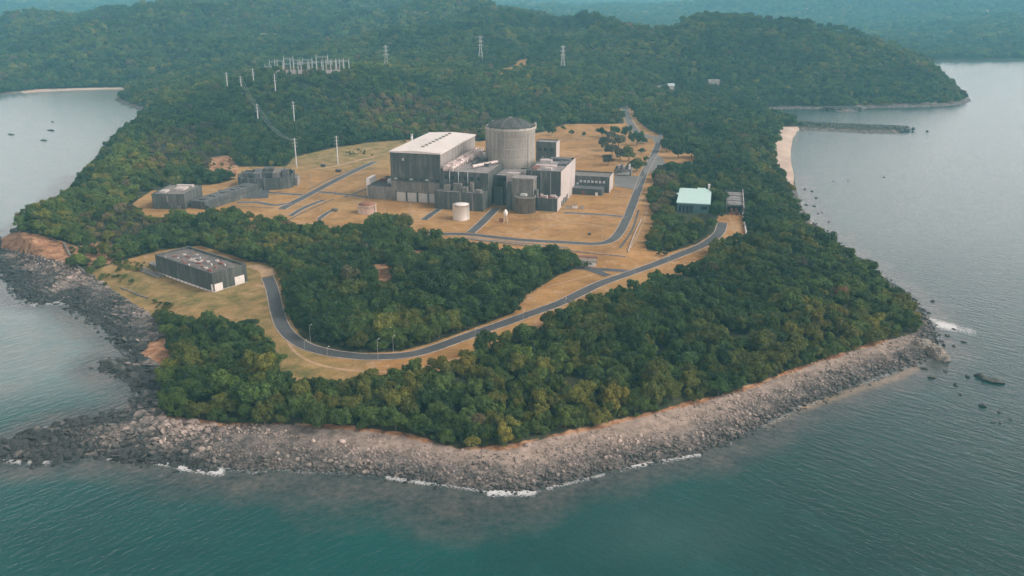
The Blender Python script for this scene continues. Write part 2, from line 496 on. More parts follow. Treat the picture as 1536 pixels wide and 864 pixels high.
# ------------------------------------------------------------------ mesh building
class MB:
    def __init__(s):
        s.v = []; s.f = []

    def add(s, vs, fs):
        b = len(s.v); s.v += [tuple(map(float, q)) for q in vs]; s.f += [tuple(b + i for i in f) for f in fs]
        return s

    def box(s, x0, x1, y0, y1, z0, z1):
        return s.add([(x0, y0, z0), (x1, y0, z0), (x1, y1, z0), (x0, y1, z0), (x0, y0, z1), (x1, y0, z1), (x1, y1, z1), (x0, y1, z1)],
                     [(3, 2, 1, 0), (4, 5, 6, 7), (0, 1, 5, 4), (1, 2, 6, 5), (2, 3, 7, 6), (3, 0, 4, 7)])

    def prism(s, poly, z0, z1):
        n = len(poly)
        return s.add([(x, y, z0) for x, y in poly] + [(x, y, z1) for x, y in poly],
                     [tuple(range(n - 1, -1, -1)), tuple(range(n, 2 * n))] + [(i, (i + 1) % n, n + (i + 1) % n, n + i) for i in range(n)])

    def lathe(s, prof, n=48, cx=0, cy=0, cap=True):
        vs = []; fs = []
        for r, z in prof:
            for k in range(n):
                a = 2 * math.pi * k / n
                vs.append((cx + r * math.cos(a), cy + r * math.sin(a), z))
        for i in range(len(prof) - 1):
            for k in range(n):
                k2 = (k + 1) % n
                fs.append((i * n + k, i * n + k2, (i + 1) * n + k2, (i + 1) * n + k))
        if cap:
            fs.append(tuple(range(n - 1, -1, -1))); m_ = (len(prof) - 1) * n
            fs.append(tuple(range(m_, m_ + n)))
        return s.add(vs, fs)

    def tube(s, p, q, r, n=6, r2=None):
        p, q = Vector(p), Vector(q); d = (q - p).normalized()
        a = d.orthogonal().normalized(); b = d.cross(a)
        r2 = r if r2 is None else r2
        vs = []
        for c, rr in ((p, r), (q, r2)):
            for k in range(n):
                t = 2 * math.pi * k / n
                vs.append(c + (a * math.cos(t) + b * math.sin(t)) * rr)
        return s.add(vs, [(i, (i + 1) % n, n + (i + 1) % n, n + i) for i in range(n)] + [tuple(range(n - 1, -1, -1)), tuple(range(n, 2 * n))])

    def ring(s, x0, x1, y0, y1, z0, z1, t):          # rectangular wall ring, corners butted
        s.box(x0, x1, y0, y0 + t, z0, z1); s.box(x0, x1, y1 - t, y1, z0, z1)
        s.box(x0, x0 + t, y0 + t, y1 - t, z0, z1); s.box(x1 - t, x1, y0 + t, y1 - t, z0, z1)
        return s

    def build(s, name, material, parent=None, smooth=False):
        me = bpy.data.meshes.new(name); me.from_pydata(s.v, [], s.f); me.update()
        me.materials.append(material)
        if smooth:
            me.polygons.foreach_set('use_smooth', [True] * len(me.polygons))
        o = bpy.data.objects.new(name, me); COL.objects.link(o)
        if parent:
            o.parent = parent
        return o


def tag(o, label=None, cat=None, group=None, kind=None):
    for k, v_ in (('label', label), ('category', cat), ('group', group), ('kind', kind)):
        if v_:
            o[k] = v_
    return o


def thing(name, label, cat, loc, rz=0., group=None):
    o = bpy.data.objects.new(name, None); COL.objects.link(o)
    o.location = [float(q) for q in loc]; o.rotation_euler = (0, 0, rz); o.empty_display_size = 2
    return tag(o, label, cat, group)


def copy_tree(o, parent=None):
    c_ = o.copy(); COL.objects.link(c_); c_.parent = parent
    for ch in list(o.children):
        copy_tree(ch, c_)
    return c_


def fast_mesh(name, verts, faces, material, smooth=True):
    me = bpy.data.meshes.new(name)
    nf, k = faces.shape
    me.vertices.add(len(verts)); me.vertices.foreach_set('co', verts.astype(np.float32).ravel())
    me.loops.add(nf * k); me.loops.foreach_set('vertex_index', faces.astype(np.int32).ravel())
    me.polygons.add(nf); me.polygons.foreach_set('loop_start', (np.arange(nf) * k).astype(np.int32))
    me.polygons.foreach_set('use_smooth', np.full(nf, smooth))
    me.materials.append(material); me.update(calc_edges=True); me.validate()
    return me


def colour_attr(me, name, arr):
    a_ = me.attributes.new(name, 'FLOAT_COLOR', 'POINT'); a_.data.foreach_set('color', arr.astype(np.float32).ravel())


# ------------------------------------------------------------------ zones (surveyed outlines, picture points)
LAWN = [(200, 318), (240, 334), (330, 324), (400, 336), (470, 345), (545, 352), (560, 338), (600, 342), (640, 364), (700, 374), (780, 382), (850, 393),
        (862, 400), (905, 405), (1000, 384), (1004, 378), (968, 376), (985, 330), (972, 300), (985, 270), (1000, 252), (1040, 258), (1052, 228), (1030, 222), (1003, 226),
        (998, 205), (975, 196), (955, 180), (944, 138), (924, 136), (924, 150), (937, 185), (920, 186), (850, 186), (815, 198), (720, 212), (640, 208), (560, 213),
        (500, 222), (440, 236), (430, 250), (355, 250), (350, 236), (315, 236), (318, 262), (355, 268), (330, 275), (228, 286), (200, 304)]
PUMP = [(140, 405), (180, 392), (240, 376), (300, 368), (378, 392), (405, 396), (420, 412), (428, 445), (436, 480), (452, 505), (480, 521), (530, 530), (600, 527), (640, 517),
        (700, 496), (770, 470), (790, 442), (840, 412), (868, 402), (905, 404), (1000, 380), (1045, 366), (1070, 350), (1078, 322), (1090, 322), (1090, 350), (1080, 375), (1060, 394),
        (1020, 414), (960, 434), (900, 454), (830, 489), (760, 517), (700, 546), (660, 561), (600, 567), (520, 575), (450, 585), (425, 572), (415, 540), (400, 512), (375, 497), (320, 488), (262, 482), (235, 478), (200, 457), (150, 424), (130, 404)]
COURT = [(1085, 320), (1114, 318), (1123, 362), (1087, 366)]
BEACH = [(-80, 640), (0, 625), (120, 600), (200, 560), (232, 575), (242, 600), (246, 626), (330, 638), (420, 636), (520, 642), (600, 652), (650, 664), (690, 674), (760, 672), (830, 655), (900, 640), (980, 620),
         (1060, 600), (1130, 580), (1180, 560), (1260, 533), (1330, 511), (1372, 500), (1382, 480), (1372, 462), (1440, 470), (1440, 560), (1300, 620), (1100, 720), (780, 800), (300, 760), (-80, 760)]
WEST = [(-60, 384), (0, 372), (30, 378), (100, 390), (118, 404), (140, 416), (200, 455), (240, 480), (250, 505), (222, 530), (250, 555), (246, 600), (150, 640), (-60, 640)]
BLUFF = [(3, 350), (30, 348), (60, 352), (112, 368), (128, 392), (108, 396), (60, 384), (0, 372)]
CAPE = [(222, 514), (246, 506), (258, 528), (264, 548), (246, 550), (228, 540), (210, 532)]
REDPATCH = [(556, 398), (592, 393), (594, 440), (562, 446)]
REDPATCH2 = [(588, 374), (655, 376), (658, 392), (596, 394)]
REDBANK = [(310, 238), (345, 232), (358, 252), (356, 264), (318, 266)]
BACKSAND = [(1160, 238), (1164, 205), (1172, 190), (1200, 190), (1192, 250), (1190, 285), (1180, 285)]
BAYSAND = [(30, 137), (60, 133), (184, 131), (186, 137), (120, 139), (40, 143)]
HEADFOOT = [(1150, 161), (1280, 160), (1290, 155), (1400, 153), (1460, 148), (1462, 160), (1300, 166), (1150, 172)]
BLUFFLOW = [(108, 372), (150, 362), (190, 372), (165, 395), (135, 402)]

# ------------------------------------------------------------------ ground
def polar(r0, r1, step, a0, a1):
    nr = int(math.log(r1 / r0) / step) + 1; na = int((a1 - a0) / step) + 1
    r = np.geomspace(r0, r1, nr); a = np.linspace(a0, a1, na)
    RR, AA = np.meshgrid(r, a, indexing='ij')
    idx = np.arange(nr * na).reshape(nr, na)
    f = np.stack([idx[:-1, :-1], idx[:-1, 1:], idx[1:, 1:], idx[1:, :-1]], -1).reshape(-1, 4)[:, ::-1]
    return (RR * np.sin(AA)).ravel(), (RR * np.cos(AA)).ravel(), f


gx, gy, gf = polar(235, 10500, .0036, R(-43), R(43))
gz, gd = height(gx, gy, True)
keep = (gd > -14)[gf].any(1)
gf = gf[keep]
used = np.unique(gf); remap = np.zeros(gx.size, int); remap[used] = np.arange(used.size)
gx, gy, gz, gd, gf = gx[used], gy[used], gz[used], gd[used], remap[gf]
qx, qy = proj(gx, gy, gz)


def mask(polys, soft=5., lim_y=1250):
    o = np.zeros(gx.size)
    for P_ in polys:
        P_ = np.array(P_)
        lo, hi = P_.min(0) - 12, P_.max(0) + 12
        s = (qx > lo[0]) & (qx < hi[0]) & (qy > lo[1]) & (qy < hi[1]) & (gy < lim_y)
        if s.any():
            o[s] = np.maximum(o[s], np.clip(.5 + sdist(qx[s], qy[s], P_) / soft, 0, 1))
    return o


zones = np.zeros((gx.size, 4))
zones[:, 0] = mask([LAWN, PUMP, COURT])
rockm = np.maximum(mask([BEACH, WEST]), np.clip(1.15 - gd / 14, 0, 1) * (gy < 1700))
zones[:, 1] = rockm
zones[:, 0] = np.maximum(zones[:, 0], (gy > 1150) * sstep(.2, .32, fbm(gx / 110 + 60, gy / 110, 3)))
edge = np.exp(-((seg_dist(qx, qy, BEACH[5:22], False)) / 7) ** 2) * (gy < 480) * (.45 + .4 * vnoise(gx / 14, gy / 14))
zones[:, 2] = np.maximum(mask([BLUFF, CAPE, REDPATCH, REDPATCH2, REDBANK, BLUFFLOW]), edge)
zones[:, 1] = np.maximum(zones[:, 1], mask([HEADFOOT], 3, 1800))
tones_head = mask([HEADFOOT], 3, 1800)
zones[:, 1] = np.where(mask([BLUFF, CAPE, BLUFFLOW]) > .5, 0, zones[:, 1]) * np.where((edge > .6), .3, 1)
zones[:, 3] = np.maximum(mask([BACKSAND], 4), mask([BAYSAND], 3, 1800) * .9)
tones = np.zeros((gx.size, 4))
tones[:, 0] = np.clip(sstep(600, 440, qx) * (qy > 395) * (.55 + .5 * vnoise(gx / 30, gy / 30)) + sstep(720, 560, qx) * sstep(275, 222, qy) * 1.0 + .15 * (qx < 560), 0, 1)
pink = sstep(330, 620, qx + 120 * (vnoise(gx / 40, gy / 40) - .5)) * sstep(8, 22, gd)
tones[:, 1] = np.clip(pink + sstep(0, 60, 700 - qy - 400) * 0, 0, 1)
me = fast_mesh('ground', np.c_[gx, gy, gz], gf, M['ground'])
colour_attr(me, 'zones', zones); colour_attr(me, 'tones', tones)
ground = bpy.data.objects.new('ground', me); COL.objects.link(ground); tag(ground, kind='structure')

# ------------------------------------------------------------------ sea
wx, wy, wf = polar(110, 9500, .0042, R(-60), R(60))
wd = sdist(wx, wy, SHORE)
keep = (wd < 6)[wf].any(1); wf = wf[keep]
used = np.unique(wf); remap = np.zeros(wx.size, int); remap[used] = np.arange(used.size)
wx, wy, wd, wf = wx[used], wy[used], wd[used], remap[wf]
ux, uy = proj(wx, wy, wx * 0)
FOAM = [(150, 684, 205, 690, 3.5, 1.), (205, 690, 265, 697, 3, .9), (270, 699, 330, 707, 4.5, 1.05), (10, 690, 70, 692, 4, .8), (0, 405, 30, 425, 4, .8), (20, 425, 50, 455, 4, .75), (110, 458, 138, 474, 3, 1.),
        (60, 454, 100, 454, 2.5, .8), (735, 739, 800, 738, 4, .95), (915, 698, 966, 695, 2.6, 1.25), (970, 693, 1050, 682, 2, .8), (820, 733, 905, 712, 2, .7), (1172, 611, 1198, 605, 2.6, 1.05),
        (1408, 486, 1432, 492, 4, 1.05), (1432, 492, 1460, 498, 4, .6), (1395, 478, 1410, 484, 3, .7), (580, 716, 640, 725, 2.5, .75), (640, 724, 735, 738, 2, .62), (1196, 300, 1200, 320, 1.5, .6), (190, 560, 200, 572, 2.5, .6)]
W4 = np.zeros((wx.size, 4))
for x0, y0, x1, y1, hw, am in FOAM:
    s = (ux > min(x0, x1) - 25) & (ux < max(x0, x1) + 25) & (uy > min(y0, y1) - 25) & (uy < max(y0, y1) + 25)
    W4[s, 0] = np.maximum(W4[s, 0], am * np.exp(-(seg_dist(ux[s], uy[s], [(x0, y0), (x1, y1)], False) / (hw * 1.7)) ** 2) * 1.1)
W4[:, 0] = np.maximum(W4[:, 0], .52 * np.exp(-((wd + 1.5) / 2.2) ** 2) * (wy < 800) * sstep(.35, .7, vnoise(wx / 12, wy / 12)))
nearsh = np.clip(1 + wd / (34 + 30 * sstep(250, 520, ux) * sstep(900, 640, ux)), 0, 1)
W4[:, 1] = nearsh * np.where(wy < 900, 1, .4)
W4[:, 2] = np.clip(np.exp(-(seg_dist(ux, uy, [(1205, 612), (1250, 597), (1300, 580), (1345, 566), (1375, 552)], False) / 5) ** 2) * .75
                   + np.exp(-(seg_dist(ux, uy, [(1150, 640), (1180, 625), (1210, 610)], False) / 4) ** 2) * .3, 0, 1)
W4[:, 3] = .12 * np.exp(-((ux - 1010) / 110) ** 2 - ((uy - 805) / 40) ** 2) + sstep(300, 120, ux) * sstep(640, 560, uy + .12 * ux) + .25 * sstep(1100, 1300, ux) * sstep(420, 330, uy)
me = fast_mesh('sea', np.c_[wx, wy, wx * 0], wf, M['water'])
colour_attr(me, 'water', W4)
sea = bpy.data.objects.new('sea', me); COL.objects.link(sea); tag(sea, kind='structure')

# ------------------------------------------------------------------ roads
def resample(pts, step=3.):
    pts = np.asarray(pts, float)
    P_ = np.vstack([2 * pts[0] - pts[1], pts, 2 * pts[-1] - pts[-2]])
    out = []
    for i in range(1, len(P_) - 2):
        p0, p1, p2, p3 = P_[i - 1:i + 3]
        n = max(2, int(np.linalg.norm(p2 - p1) / step))
        for t in np.arange(n) / n:
            out.append(.5 * (2 * p1 + (p2 - p0) * t + (2 * p0 - 5 * p1 + 4 * p2 - p3) * t * t + (3 * p1 - p0 - 3 * p2 + p3) * t ** 3))
    out.append(pts[-1])
    return np.array(out)


def ribbon(name, line, offs, lift, material, thick=None):
    line = np.asarray(line)
    d = np.gradient(line, axis=0); d /= np.linalg.norm(d, axis=1)[:, None]
    nrm = np.c_[-d[:, 1], d[:, 0]]
    n, k = len(line), len(offs)
    co = np.concatenate([line + nrm * o for o in offs]).reshape(k, n, 2)
    z = height(co[..., 0], co[..., 1]) + lift
    mb = MB()
    vs = [(co[j, i, 0], co[j, i, 1], z[j, i]) for j in range(k) for i in range(n)]
    fs = [(j * n + i, (j + 1) * n + i, (j + 1) * n + i + 1, j * n + i + 1)[::-1] for j in range(k - 1) for i in range(n - 1)]
    if thick:
        b = len(vs)
        for j in (0, k - 1):
            vs += [(co[j, i, 0], co[j, i, 1], z[j, i] - thick) for i in range(n)]
        fs += [(i, i + 1, b + i + 1, b + i) for i in range(n - 1)]
        fs += [((k - 1) * n + i, (k - 1) * n + i + 1, b + n + i + 1, b + n + i)[::-1] for i in range(n - 1)]
    mb.add(vs, fs)
    return tag(mb.build(name, material), kind='structure')


def road(pts_px, w, material=None, kerbs=True, lift=.12, name='road'):
    w3 = [place(*q)[:2] for q in pts_px]
    ln = resample(w3)
    ribbon(name, ln, np.linspace(-w / 2, w / 2, 5), lift, material or M['asph'])
    if kerbs:
        for s in (-1, 1):
            ribbon('kerb', ln, np.array([s * (w / 2 + .02), s * (w / 2 + .55)]) if s > 0 else np.array([-(w / 2 + .55), -(w / 2 + .02)]), lift + .12, M['kerb'], .5)
    return ln


CURVE = road([(401, 416), (407, 430), (411, 446), (415, 465), (424, 490), (440, 508), (465, 522), (510, 532), (560, 536), (610, 533), (650, 523), (700, 505), (760, 484), (830, 459), (900, 426), (960, 405), (1020, 382), (1058, 366), (1078, 350), (1084, 334)], 7.)
road([(912, 414), (885, 404), (872, 402), (852, 401)], 6.5, lift=.124, kerbs=False)
road([(944, 407), (915, 405), (880, 404)], 5.5, lift=.128, kerbs=False)
LOOP = road([(640, 349), (660, 351), (703, 352), (780, 360), (850, 364), (893, 366), (914, 362), (927, 352), (938, 333), (947, 312), (957, 285), (967, 258), (980, 234), (988, 214)], 6.5)
road([(988, 214), (984, 207), (972, 205), (955, 198), (945, 185), (938, 165), (935, 155), (931, 143), (928, 137)], 8.5, M['asph_old'], lift=.124)
road([(988, 214), (990, 205), (996, 196)], 6., M['asph_old'], lift=.128, kerbs=False)
road([(744, 313), (733, 324), (720, 337), (706, 349)], 6.5, lift=.116)
road([(660, 313), (648, 321), (636, 330)], 5, lift=.116)
road([(562, 243), (540, 253), (505, 270), (458, 295), (440, 304), (422, 314)], 7.)
road([(402, 289), (430, 291), (458, 293)], 5., lift=.116)
road([(478, 288), (510, 291), (552, 296)], 5., lift=.116)
road([(355, 304), (385, 304), (412, 308), (436, 305)], 5., lift=.132)
road([(486, 300), (470, 306), (452, 314), (436, 324)], 4.5, lift=.116)
road([(505, 314), (492, 319), (478, 329)], 4., M['asph'], lift=.116)
road([(846, 319), (880, 321), (912, 323), (940, 326)], 4., lift=.116)
road([(516, 296), (538, 288), (556, 281)], 3., lift=.132, kerbs=False)
road([(700, 357), (760, 363), (820, 368), (852, 372)], 2.6, M['asph_old'], lift=.1, kerbs=False, name='drain_channel')
road([(470, 254), (500, 250), (540, 240), (560, 236)], 4, M['path'], kerbs=False, name='path')
road([(402, 414), (398, 405), (382, 400), (376, 402)], 9., M['path'], kerbs=False, lift=.1, name='path')
road([(385, 428), (410, 432)], 3., M['path'], kerbs=False, lift=.09, name='path')
road([(936, 140), (940, 160), (948, 180), (960, 195)], 3., M['path'], kerbs=False, lift=.1, name='path')
road([(418, 470), (440, 525), (500, 552), (600, 556), (700, 535)], 1.6, M['path'], kerbs=False, lift=.05, name='path')

for tr in ([(790, 352), (820, 340), (870, 335), (905, 340)], [(600, 240), (560, 228), (520, 232)], [(850, 245), (880, 232), (905, 225)], [(475, 300), (520, 306), (580, 318)], [(820, 430), (860, 420), (890, 412)],
           [(845, 215), (870, 208), (905, 212)], [(690, 345), (670, 338), (650, 340)], [(1094, 326), (1100, 340), (1104, 356)], [(946, 372), (958, 350), (968, 325), (975, 300)]):
    road(tr, 1.1, M['path'], kerbs=False, lift=.05, name='path')
for tr in ([(548, 247), (500, 266), (462, 285)], [(432, 330), (470, 312), (500, 299)], [(930, 372), (948, 345), (958, 315)], [(860, 197), (905, 197)], [(835, 208), (900, 209)], [(345, 309), (410, 312)]):
    road(tr, 1.6, M['asph'], kerbs=False, lift=.07, name='drain_channel')


def pad(name, pts, material, lift):
    P_ = np.array([G(*q, 14) for q in pts])
    mb = MB(); mb.prism([tuple(q) for q in P_[::1]], 13.5, 14 + lift)
    return tag(mb.build(name, material), kind='structure')


pad('pavement', [(327, 285), (360, 284), (405, 283), (402, 297), (385, 298), (330, 297)], M['asph'], .14)
pad('pavement', [(922, 264), (966, 264), (955, 285), (922, 279)], M['asph_old'], .136)
pad('pavement', [(965, 248), (982, 230), (992, 236), (1003, 251), (985, 256), (966, 262)], M['asph_old'], .14)
# ------------------------------------------------------------------ plant buildings, in the plant's own axes
AX = R(-14.8)
O2 = G(588, 300.6)
CA, SA = math.cos(AX), math.sin(AX)


def PW(u, v, z=14.):
    return (O2[0] + u * CA - v * SA, O2[1] + u * SA + v * CA, z)


def hall(name, label, cat, u0, u1, v0, v1, h, wall, roof, par=1.2, group=None, slabt=.4):
    """walls with a parapet and a roof slab set between them; local axes start at the near corner"""
    t = thing(name, label, cat, PW(u0, v0), AX, group)
    w, d = u1 - u0, v1 - v0
    mb = MB(); mb.ring(0, w, 0, d, -1, h, .6); mb.build('wall', wall, t)
    mb = MB(); mb.box(.6, w - .6, .6, d - .6, h - par - slabt, h - par); mb.build('roof', roof, t)
    return t, w, d


# turbine hall
t = thing('turbine_hall', 'tall box hall with a white sloping-lit sheet roof and four pale doors along its base', 'hall', PW(0, 0), AX)
t['label'] = 'tall turbine hall with a white sheet roof and four pale doors in its dark front'
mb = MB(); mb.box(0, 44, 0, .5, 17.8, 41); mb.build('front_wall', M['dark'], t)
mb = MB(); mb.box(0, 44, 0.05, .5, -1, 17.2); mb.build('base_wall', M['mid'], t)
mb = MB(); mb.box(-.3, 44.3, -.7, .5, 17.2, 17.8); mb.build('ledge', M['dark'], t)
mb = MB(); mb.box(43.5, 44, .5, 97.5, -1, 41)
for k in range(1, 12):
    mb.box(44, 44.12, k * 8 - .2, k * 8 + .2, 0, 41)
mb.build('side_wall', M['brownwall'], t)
mb = MB(); mb.box(0, .5, .5, 97.5, -1, 41); mb.box(0, 44, 97.5, 98, -1, 41); mb.build('rear_wall', M['mid'], t)
mb = MB()
mb.add([(-.6, -.6, 41), (44.6, -.6, 41), (44.6, 98.6, 41), (-.6, 98.6, 41), (-.6, -.6, 42), (44.6, -.6, 42), (44.6, 98.6, 42), (-.6, 98.6, 42), (22, -.6, 43.2), (22, 98.6, 43.2), (22, -.6, 41), (22, 98.6, 41)],
       [(0, 10, 8, 4), (10, 1, 5, 8), (1, 2, 6, 5), (2, 11, 9, 6), (11, 3, 7, 9), (3, 0, 4, 7), (4, 8, 9, 7), (8, 5, 6, 9), (0, 3, 11, 10), (10, 11, 2, 1)])
mb.build('roof', M['white_roof'], t)
for k in range(9):
    v = 17.9 + k * 8.84
    mb = MB(); mb.box(21.4, 24., v - 1.2, v + 1.2, 42.7, 43.9); mb.build('roof_vent', M['mid'], t)
for k in range(4):
    x = 4.6 + k * 9.7
    mb = MB(); mb.box(x, x + 7.9, -.25, .04, -.5, 7.6)
    for j in range(6):
        mb.box(x, x + 7.9, -.31, -.25, .4 + j * 1.2, .5 + j * 1.2)
    mb.build('door', M['door'], t)
    mb = MB(); mb.box(x - 1.3, x - .2, -.5, .04, -1, 8.6); mb.build('pier', M['dark'], t)
for k in range(9):
    x = 3 + k * 4.6
    mb = MB(); mb.box(x, x + 2.6, -.16, -.001, 18.4, 19.8); mb.build('window', M['pane' if k % 3 == 0 else 'recess'], t)
mb = MB(); mb.box(10.5, 12.2, -.16, -.001, 34.5, 36.5); mb.build('louvre', M['door'], t)

# annex on its west
t, w, d = hall('plant_annex', 'low grey annex with cluttered roof against the west end of the turbine hall', 'building', -23, -.8, 2, 44, 11, M['mid'], M['black_roof'])
mb = MB(); mb.box(-3.2, -.05, 6, 20, -1, 16); mb.build('end_block', M['white'], t)
mb = MB(); mb.tube((14, 12, 13), (21.5, 14, 13), 1.9, 12); mb.build('roof_drum', M['paleMetal'], t, True)
for a_ in ((3, 22, 7, 30), (9, 20, 13, 25), (12, 30, 19, 37)):
    mb = MB(); mb.box(a_[0], a_[2], a_[1], a_[3], 9.8, 12.6); mb.build('roof_unit', M['redbrown'], t)
mb = MB(); mb.box(17, 21, 18, 36, 9.8, 15); mb.build('stair_house', M['pale'], t)
t = thing('vent_stack', 'thin pale stack standing behind the west corner of the turbine hall', 'stack', PW(-3.4, 60), AX)
mb = MB(); mb.lathe([(1.2, -1), (1.1, 20), (.95, 45)], 12); mb.build('shaft', M['paleMetal'], t, True)
mb = MB(); mb.lathe([(1.25, 45), (1.25, 46.4), (.8, 46.4)], 12); mb.build('cap', M['steel'], t)

# auxiliary building between turbine hall and reactor
t, w, d = hall('auxiliary_building', 'stained grey auxiliary building with pale pink ducts on its roof, next to the white-roofed hall', 'building', 44.8, 86, -4, 92, 28.5, M['dark'], M['grey_roof'], 1.0)
mb = MB(); mb.ring(-.4, 40.5, -13.4, -.05, -1, 14.6, .6); mb.build('front_wall', M['dark'], t)
mb = MB(); mb.box(.2, 39.9, -12.8, -.1, 13.2, 13.7); mb.build('lower_roof', M['grey_roof'], t)
for x in (8.5, 16, 24):
    mb = MB(); mb.tube((x, -.4, 14), (x, -.4, 28.8), .4, 8); mb.build('pipe', M['steel'], t, True)
for (x0, x1, y0, y1, z1) in ((6, 11, -8, -3, 18.5), (13, 20, -6, -2, 19.8), (22, 26, -9, -4, 17.8), (27, 30, -5, -2, 21.0), (33, 38, -11, -6, 16.6)):
    mb = MB(); mb.box(x0, x1, y0, y1, 13.71, z1); mb.build('roof_unit', M['mid'], t)
for x in (11.5, 21, 31.5):
    mb = MB(); mb.box(x, x + .9, -13.6, -13.4, 0, 14.2); mb.build('buttress', M['mid'], t)
for k in range(6):
    mb = MB(); mb.box(4 + k * 5.6, 6.6 + k * 5.6, -.2, -.001, 22, 25); mb.build('window', M['recess'], t)
for x, r_ in ((4.2, 1.9), (9.3, 1.5)):
    mb = MB()
    mb.tube((x, 1.2, 30.6), (x, 91, 30.6), r_, 10)
    for k in range(14):
        mb.box(x - r_ - .25, x + r_ + .25, 2 + k * 6.5, 2.9 + k * 6.5, 27.6, 30.6 + r_ + .25)
    mb.build('duct', M['pinkpipe'], t)
for k in range(8):
    x = 2 + (k * 37 % 9); y = 3 + k * 9
    mb = MB(); mb.box(x, x + 4 + k % 3, y, y + 4, 28.4 + .0, 32.2 + k % 2); mb.build('roof_unit', M['pinkpipe'], t)
mb = MB(); mb.tube((22, 20, 29.4), (40, 52, 29.4), 1.3, 8); mb.build('duct', M['pinkpipe'], t)
mb = MB(); mb.ring(18, 33, 30, 52, 27.5, 30.2, .5); mb.build('roof_curb', M['black_roof'], t)
mb = MB(); mb.box(24, 38, 62, 86, 27.5, 33.5); mb.build('penthouse', M['mid'], t)

# containment
RC = (87, 62)
t = thing('containment_building', 'huge round concrete containment drum with a shallow ribbed dome', 'reactor building', PW(*RC), AX)
rr = 21.6
mb = MB(); mb.lathe([(rr, -1), (rr, 54.2), (rr + .35, 54.6), (rr + .35, 57), (rr - .9, 57), (rr - .9, 54.5)], 96, cap=False); mb.build('wall', M['shield'], t, True)
for z in (22, 31, 40, 48.6, 53):
    mb = MB(); mb.lathe([(rr + .0, z), (rr + .12, z + .05), (rr + .12, z + .35), (rr, z + .4)], 96, cap=False); mb.build('hoop', M['shield'], t)
prof = [(rr - .9, 54.6)] + [((rr - 1.6) * math.cos(a_), 54.7 + 8.8 * math.sin(a_)) for a_ in np.linspace(0, math.pi / 2 * .98, 12)]
mb = MB(); mb.lathe(prof, 64, cap=False)
mb.v = [(x, y, z + float(fbm(np.array(x / 3.), np.array(y / 3.), 3)) * 1.6 * (i >= 64)) for i, (x, y, z) in enumerate(mb.v)]
mb.build('dome', concrete('blackened_dome', (.085, .09, .082), (.028, .034, .032), .5, .9, .1, .14), t, True)
for k in range(9):
    a_ = k * .698 + .15 + .22 * math.sin(k * 2.3)
    mb = MB()
    prev = None
    for e_ in np.linspace(0.05, math.pi / 2 * .95, 9):
        q = ((rr - 1.4) * math.cos(e_) * math.cos(a_), (rr - 1.4) * math.cos(e_) * math.sin(a_), 54.9 + 8.9 * math.sin(e_))
        if prev:
            mb.tube(prev, q, .26 if k in (4, 6) else .16, 5)
        prev = q
    mb.build('rib', M['mid' if k in (4, 6) else 'dark'], t)
mb = MB(); mb.lathe([(2.2, 62.6), (2.2, 64.3), (1.6, 64.6)], 16); mb.build('cap', M['mid'], t)
for k in range(26):
    a_ = k * .2417 + .1 * math.sin(k * 5.); mb = MB(); x, y = (rr - .2) * math.cos(a_), (rr - .2) * math.sin(a_); q_ = .35 + .35 * ((k * 7) % 5) / 5
    mb.box(x - q_, x + q_, y - q_, y + q_, 56.8, 57.4 + 1.1 * ((k * 3) % 4) / 4); mb.build('rim_block', M['dark' if k % 3 else 'mid'], t)
for a_ in (0.35, 2.6):
    mb = MB(); mb.box(rr * math.cos(a_) - .9, rr * math.cos(a_) + .9, rr * math.sin(a_) - .9, rr * math.sin(a_) + .9, 54, 59.3); mb.build('parapet_post', M['pale'], t)
for a_ in (-2.6, -1.75, -.55):
    mb = MB(); mb.tube(((rr + .15) * math.cos(a_), (rr + .15) * math.sin(a_), 20), ((rr + .15) * math.cos(a_), (rr + .15) * math.sin(a_), 54), .16, 5); mb.build('downpipe', M['mid'], t)

# structure in front of the drum
t, w, d = hall('penetration_building', 'dark recessed block with a paler panel directly in front of the round drum', 'building', 86.6, 113.2, 12, 46, 24, M['dark'], M['grey_roof'], .8)
mb = MB(); mb.box(12, 22.5, -6, -.05, 14, 27.5); mb.build('pale_box', M['pale'], t)
mb = MB(); mb.box(1, 9, -5, -.05, -1, 15); mb.build('side_block', M['dark'], t)
mb = MB(); mb.box(3, 10.5, -.3, -.06, 15.5, 22); mb.build('opening', M['recess'], t)
mb = MB(); mb.box(10, 13, -5.5, -.06, -1, 20); mb.build('pier', M['dark'], t)
mb = MB(); mb.box(24, 26.4, -4, -.05, 16, 29); mb.build('shaft', M['mid'], t)
# fuel building
t, w, d = hall('fuel_handling_building', 'dark-fronted square building with a pale lit side wall, on the round drum\'s far flank from the white roof', 'building', 113.6, 142.4, 13, 74, 29.5, M['dark'], M['grey_roof'], 1.3)
t['label'] = 'dark-fronted block with pale side wall joined to the round drum, opposite the white-roofed hall'
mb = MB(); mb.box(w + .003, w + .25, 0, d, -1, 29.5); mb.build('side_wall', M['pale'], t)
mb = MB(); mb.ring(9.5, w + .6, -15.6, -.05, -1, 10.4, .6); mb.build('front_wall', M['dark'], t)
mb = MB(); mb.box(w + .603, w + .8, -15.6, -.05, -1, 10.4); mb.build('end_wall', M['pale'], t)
mb = MB(); mb.box(10.1, w, -15, -.1, 8.6, 9.3); mb.build('lower_roof', M['redbrown'], t)
for k in range(7):
    mb = MB(); x = 11 + k * 2.6; mb.box(x, x + 1.4 + (k % 3) * .4, -12 + (k * 5 % 7), -9.5 + (k * 5 % 7), 9.31, 10.9 + (k % 2) * .6); mb.build('roof_unit', M['pinkpipe'], t)
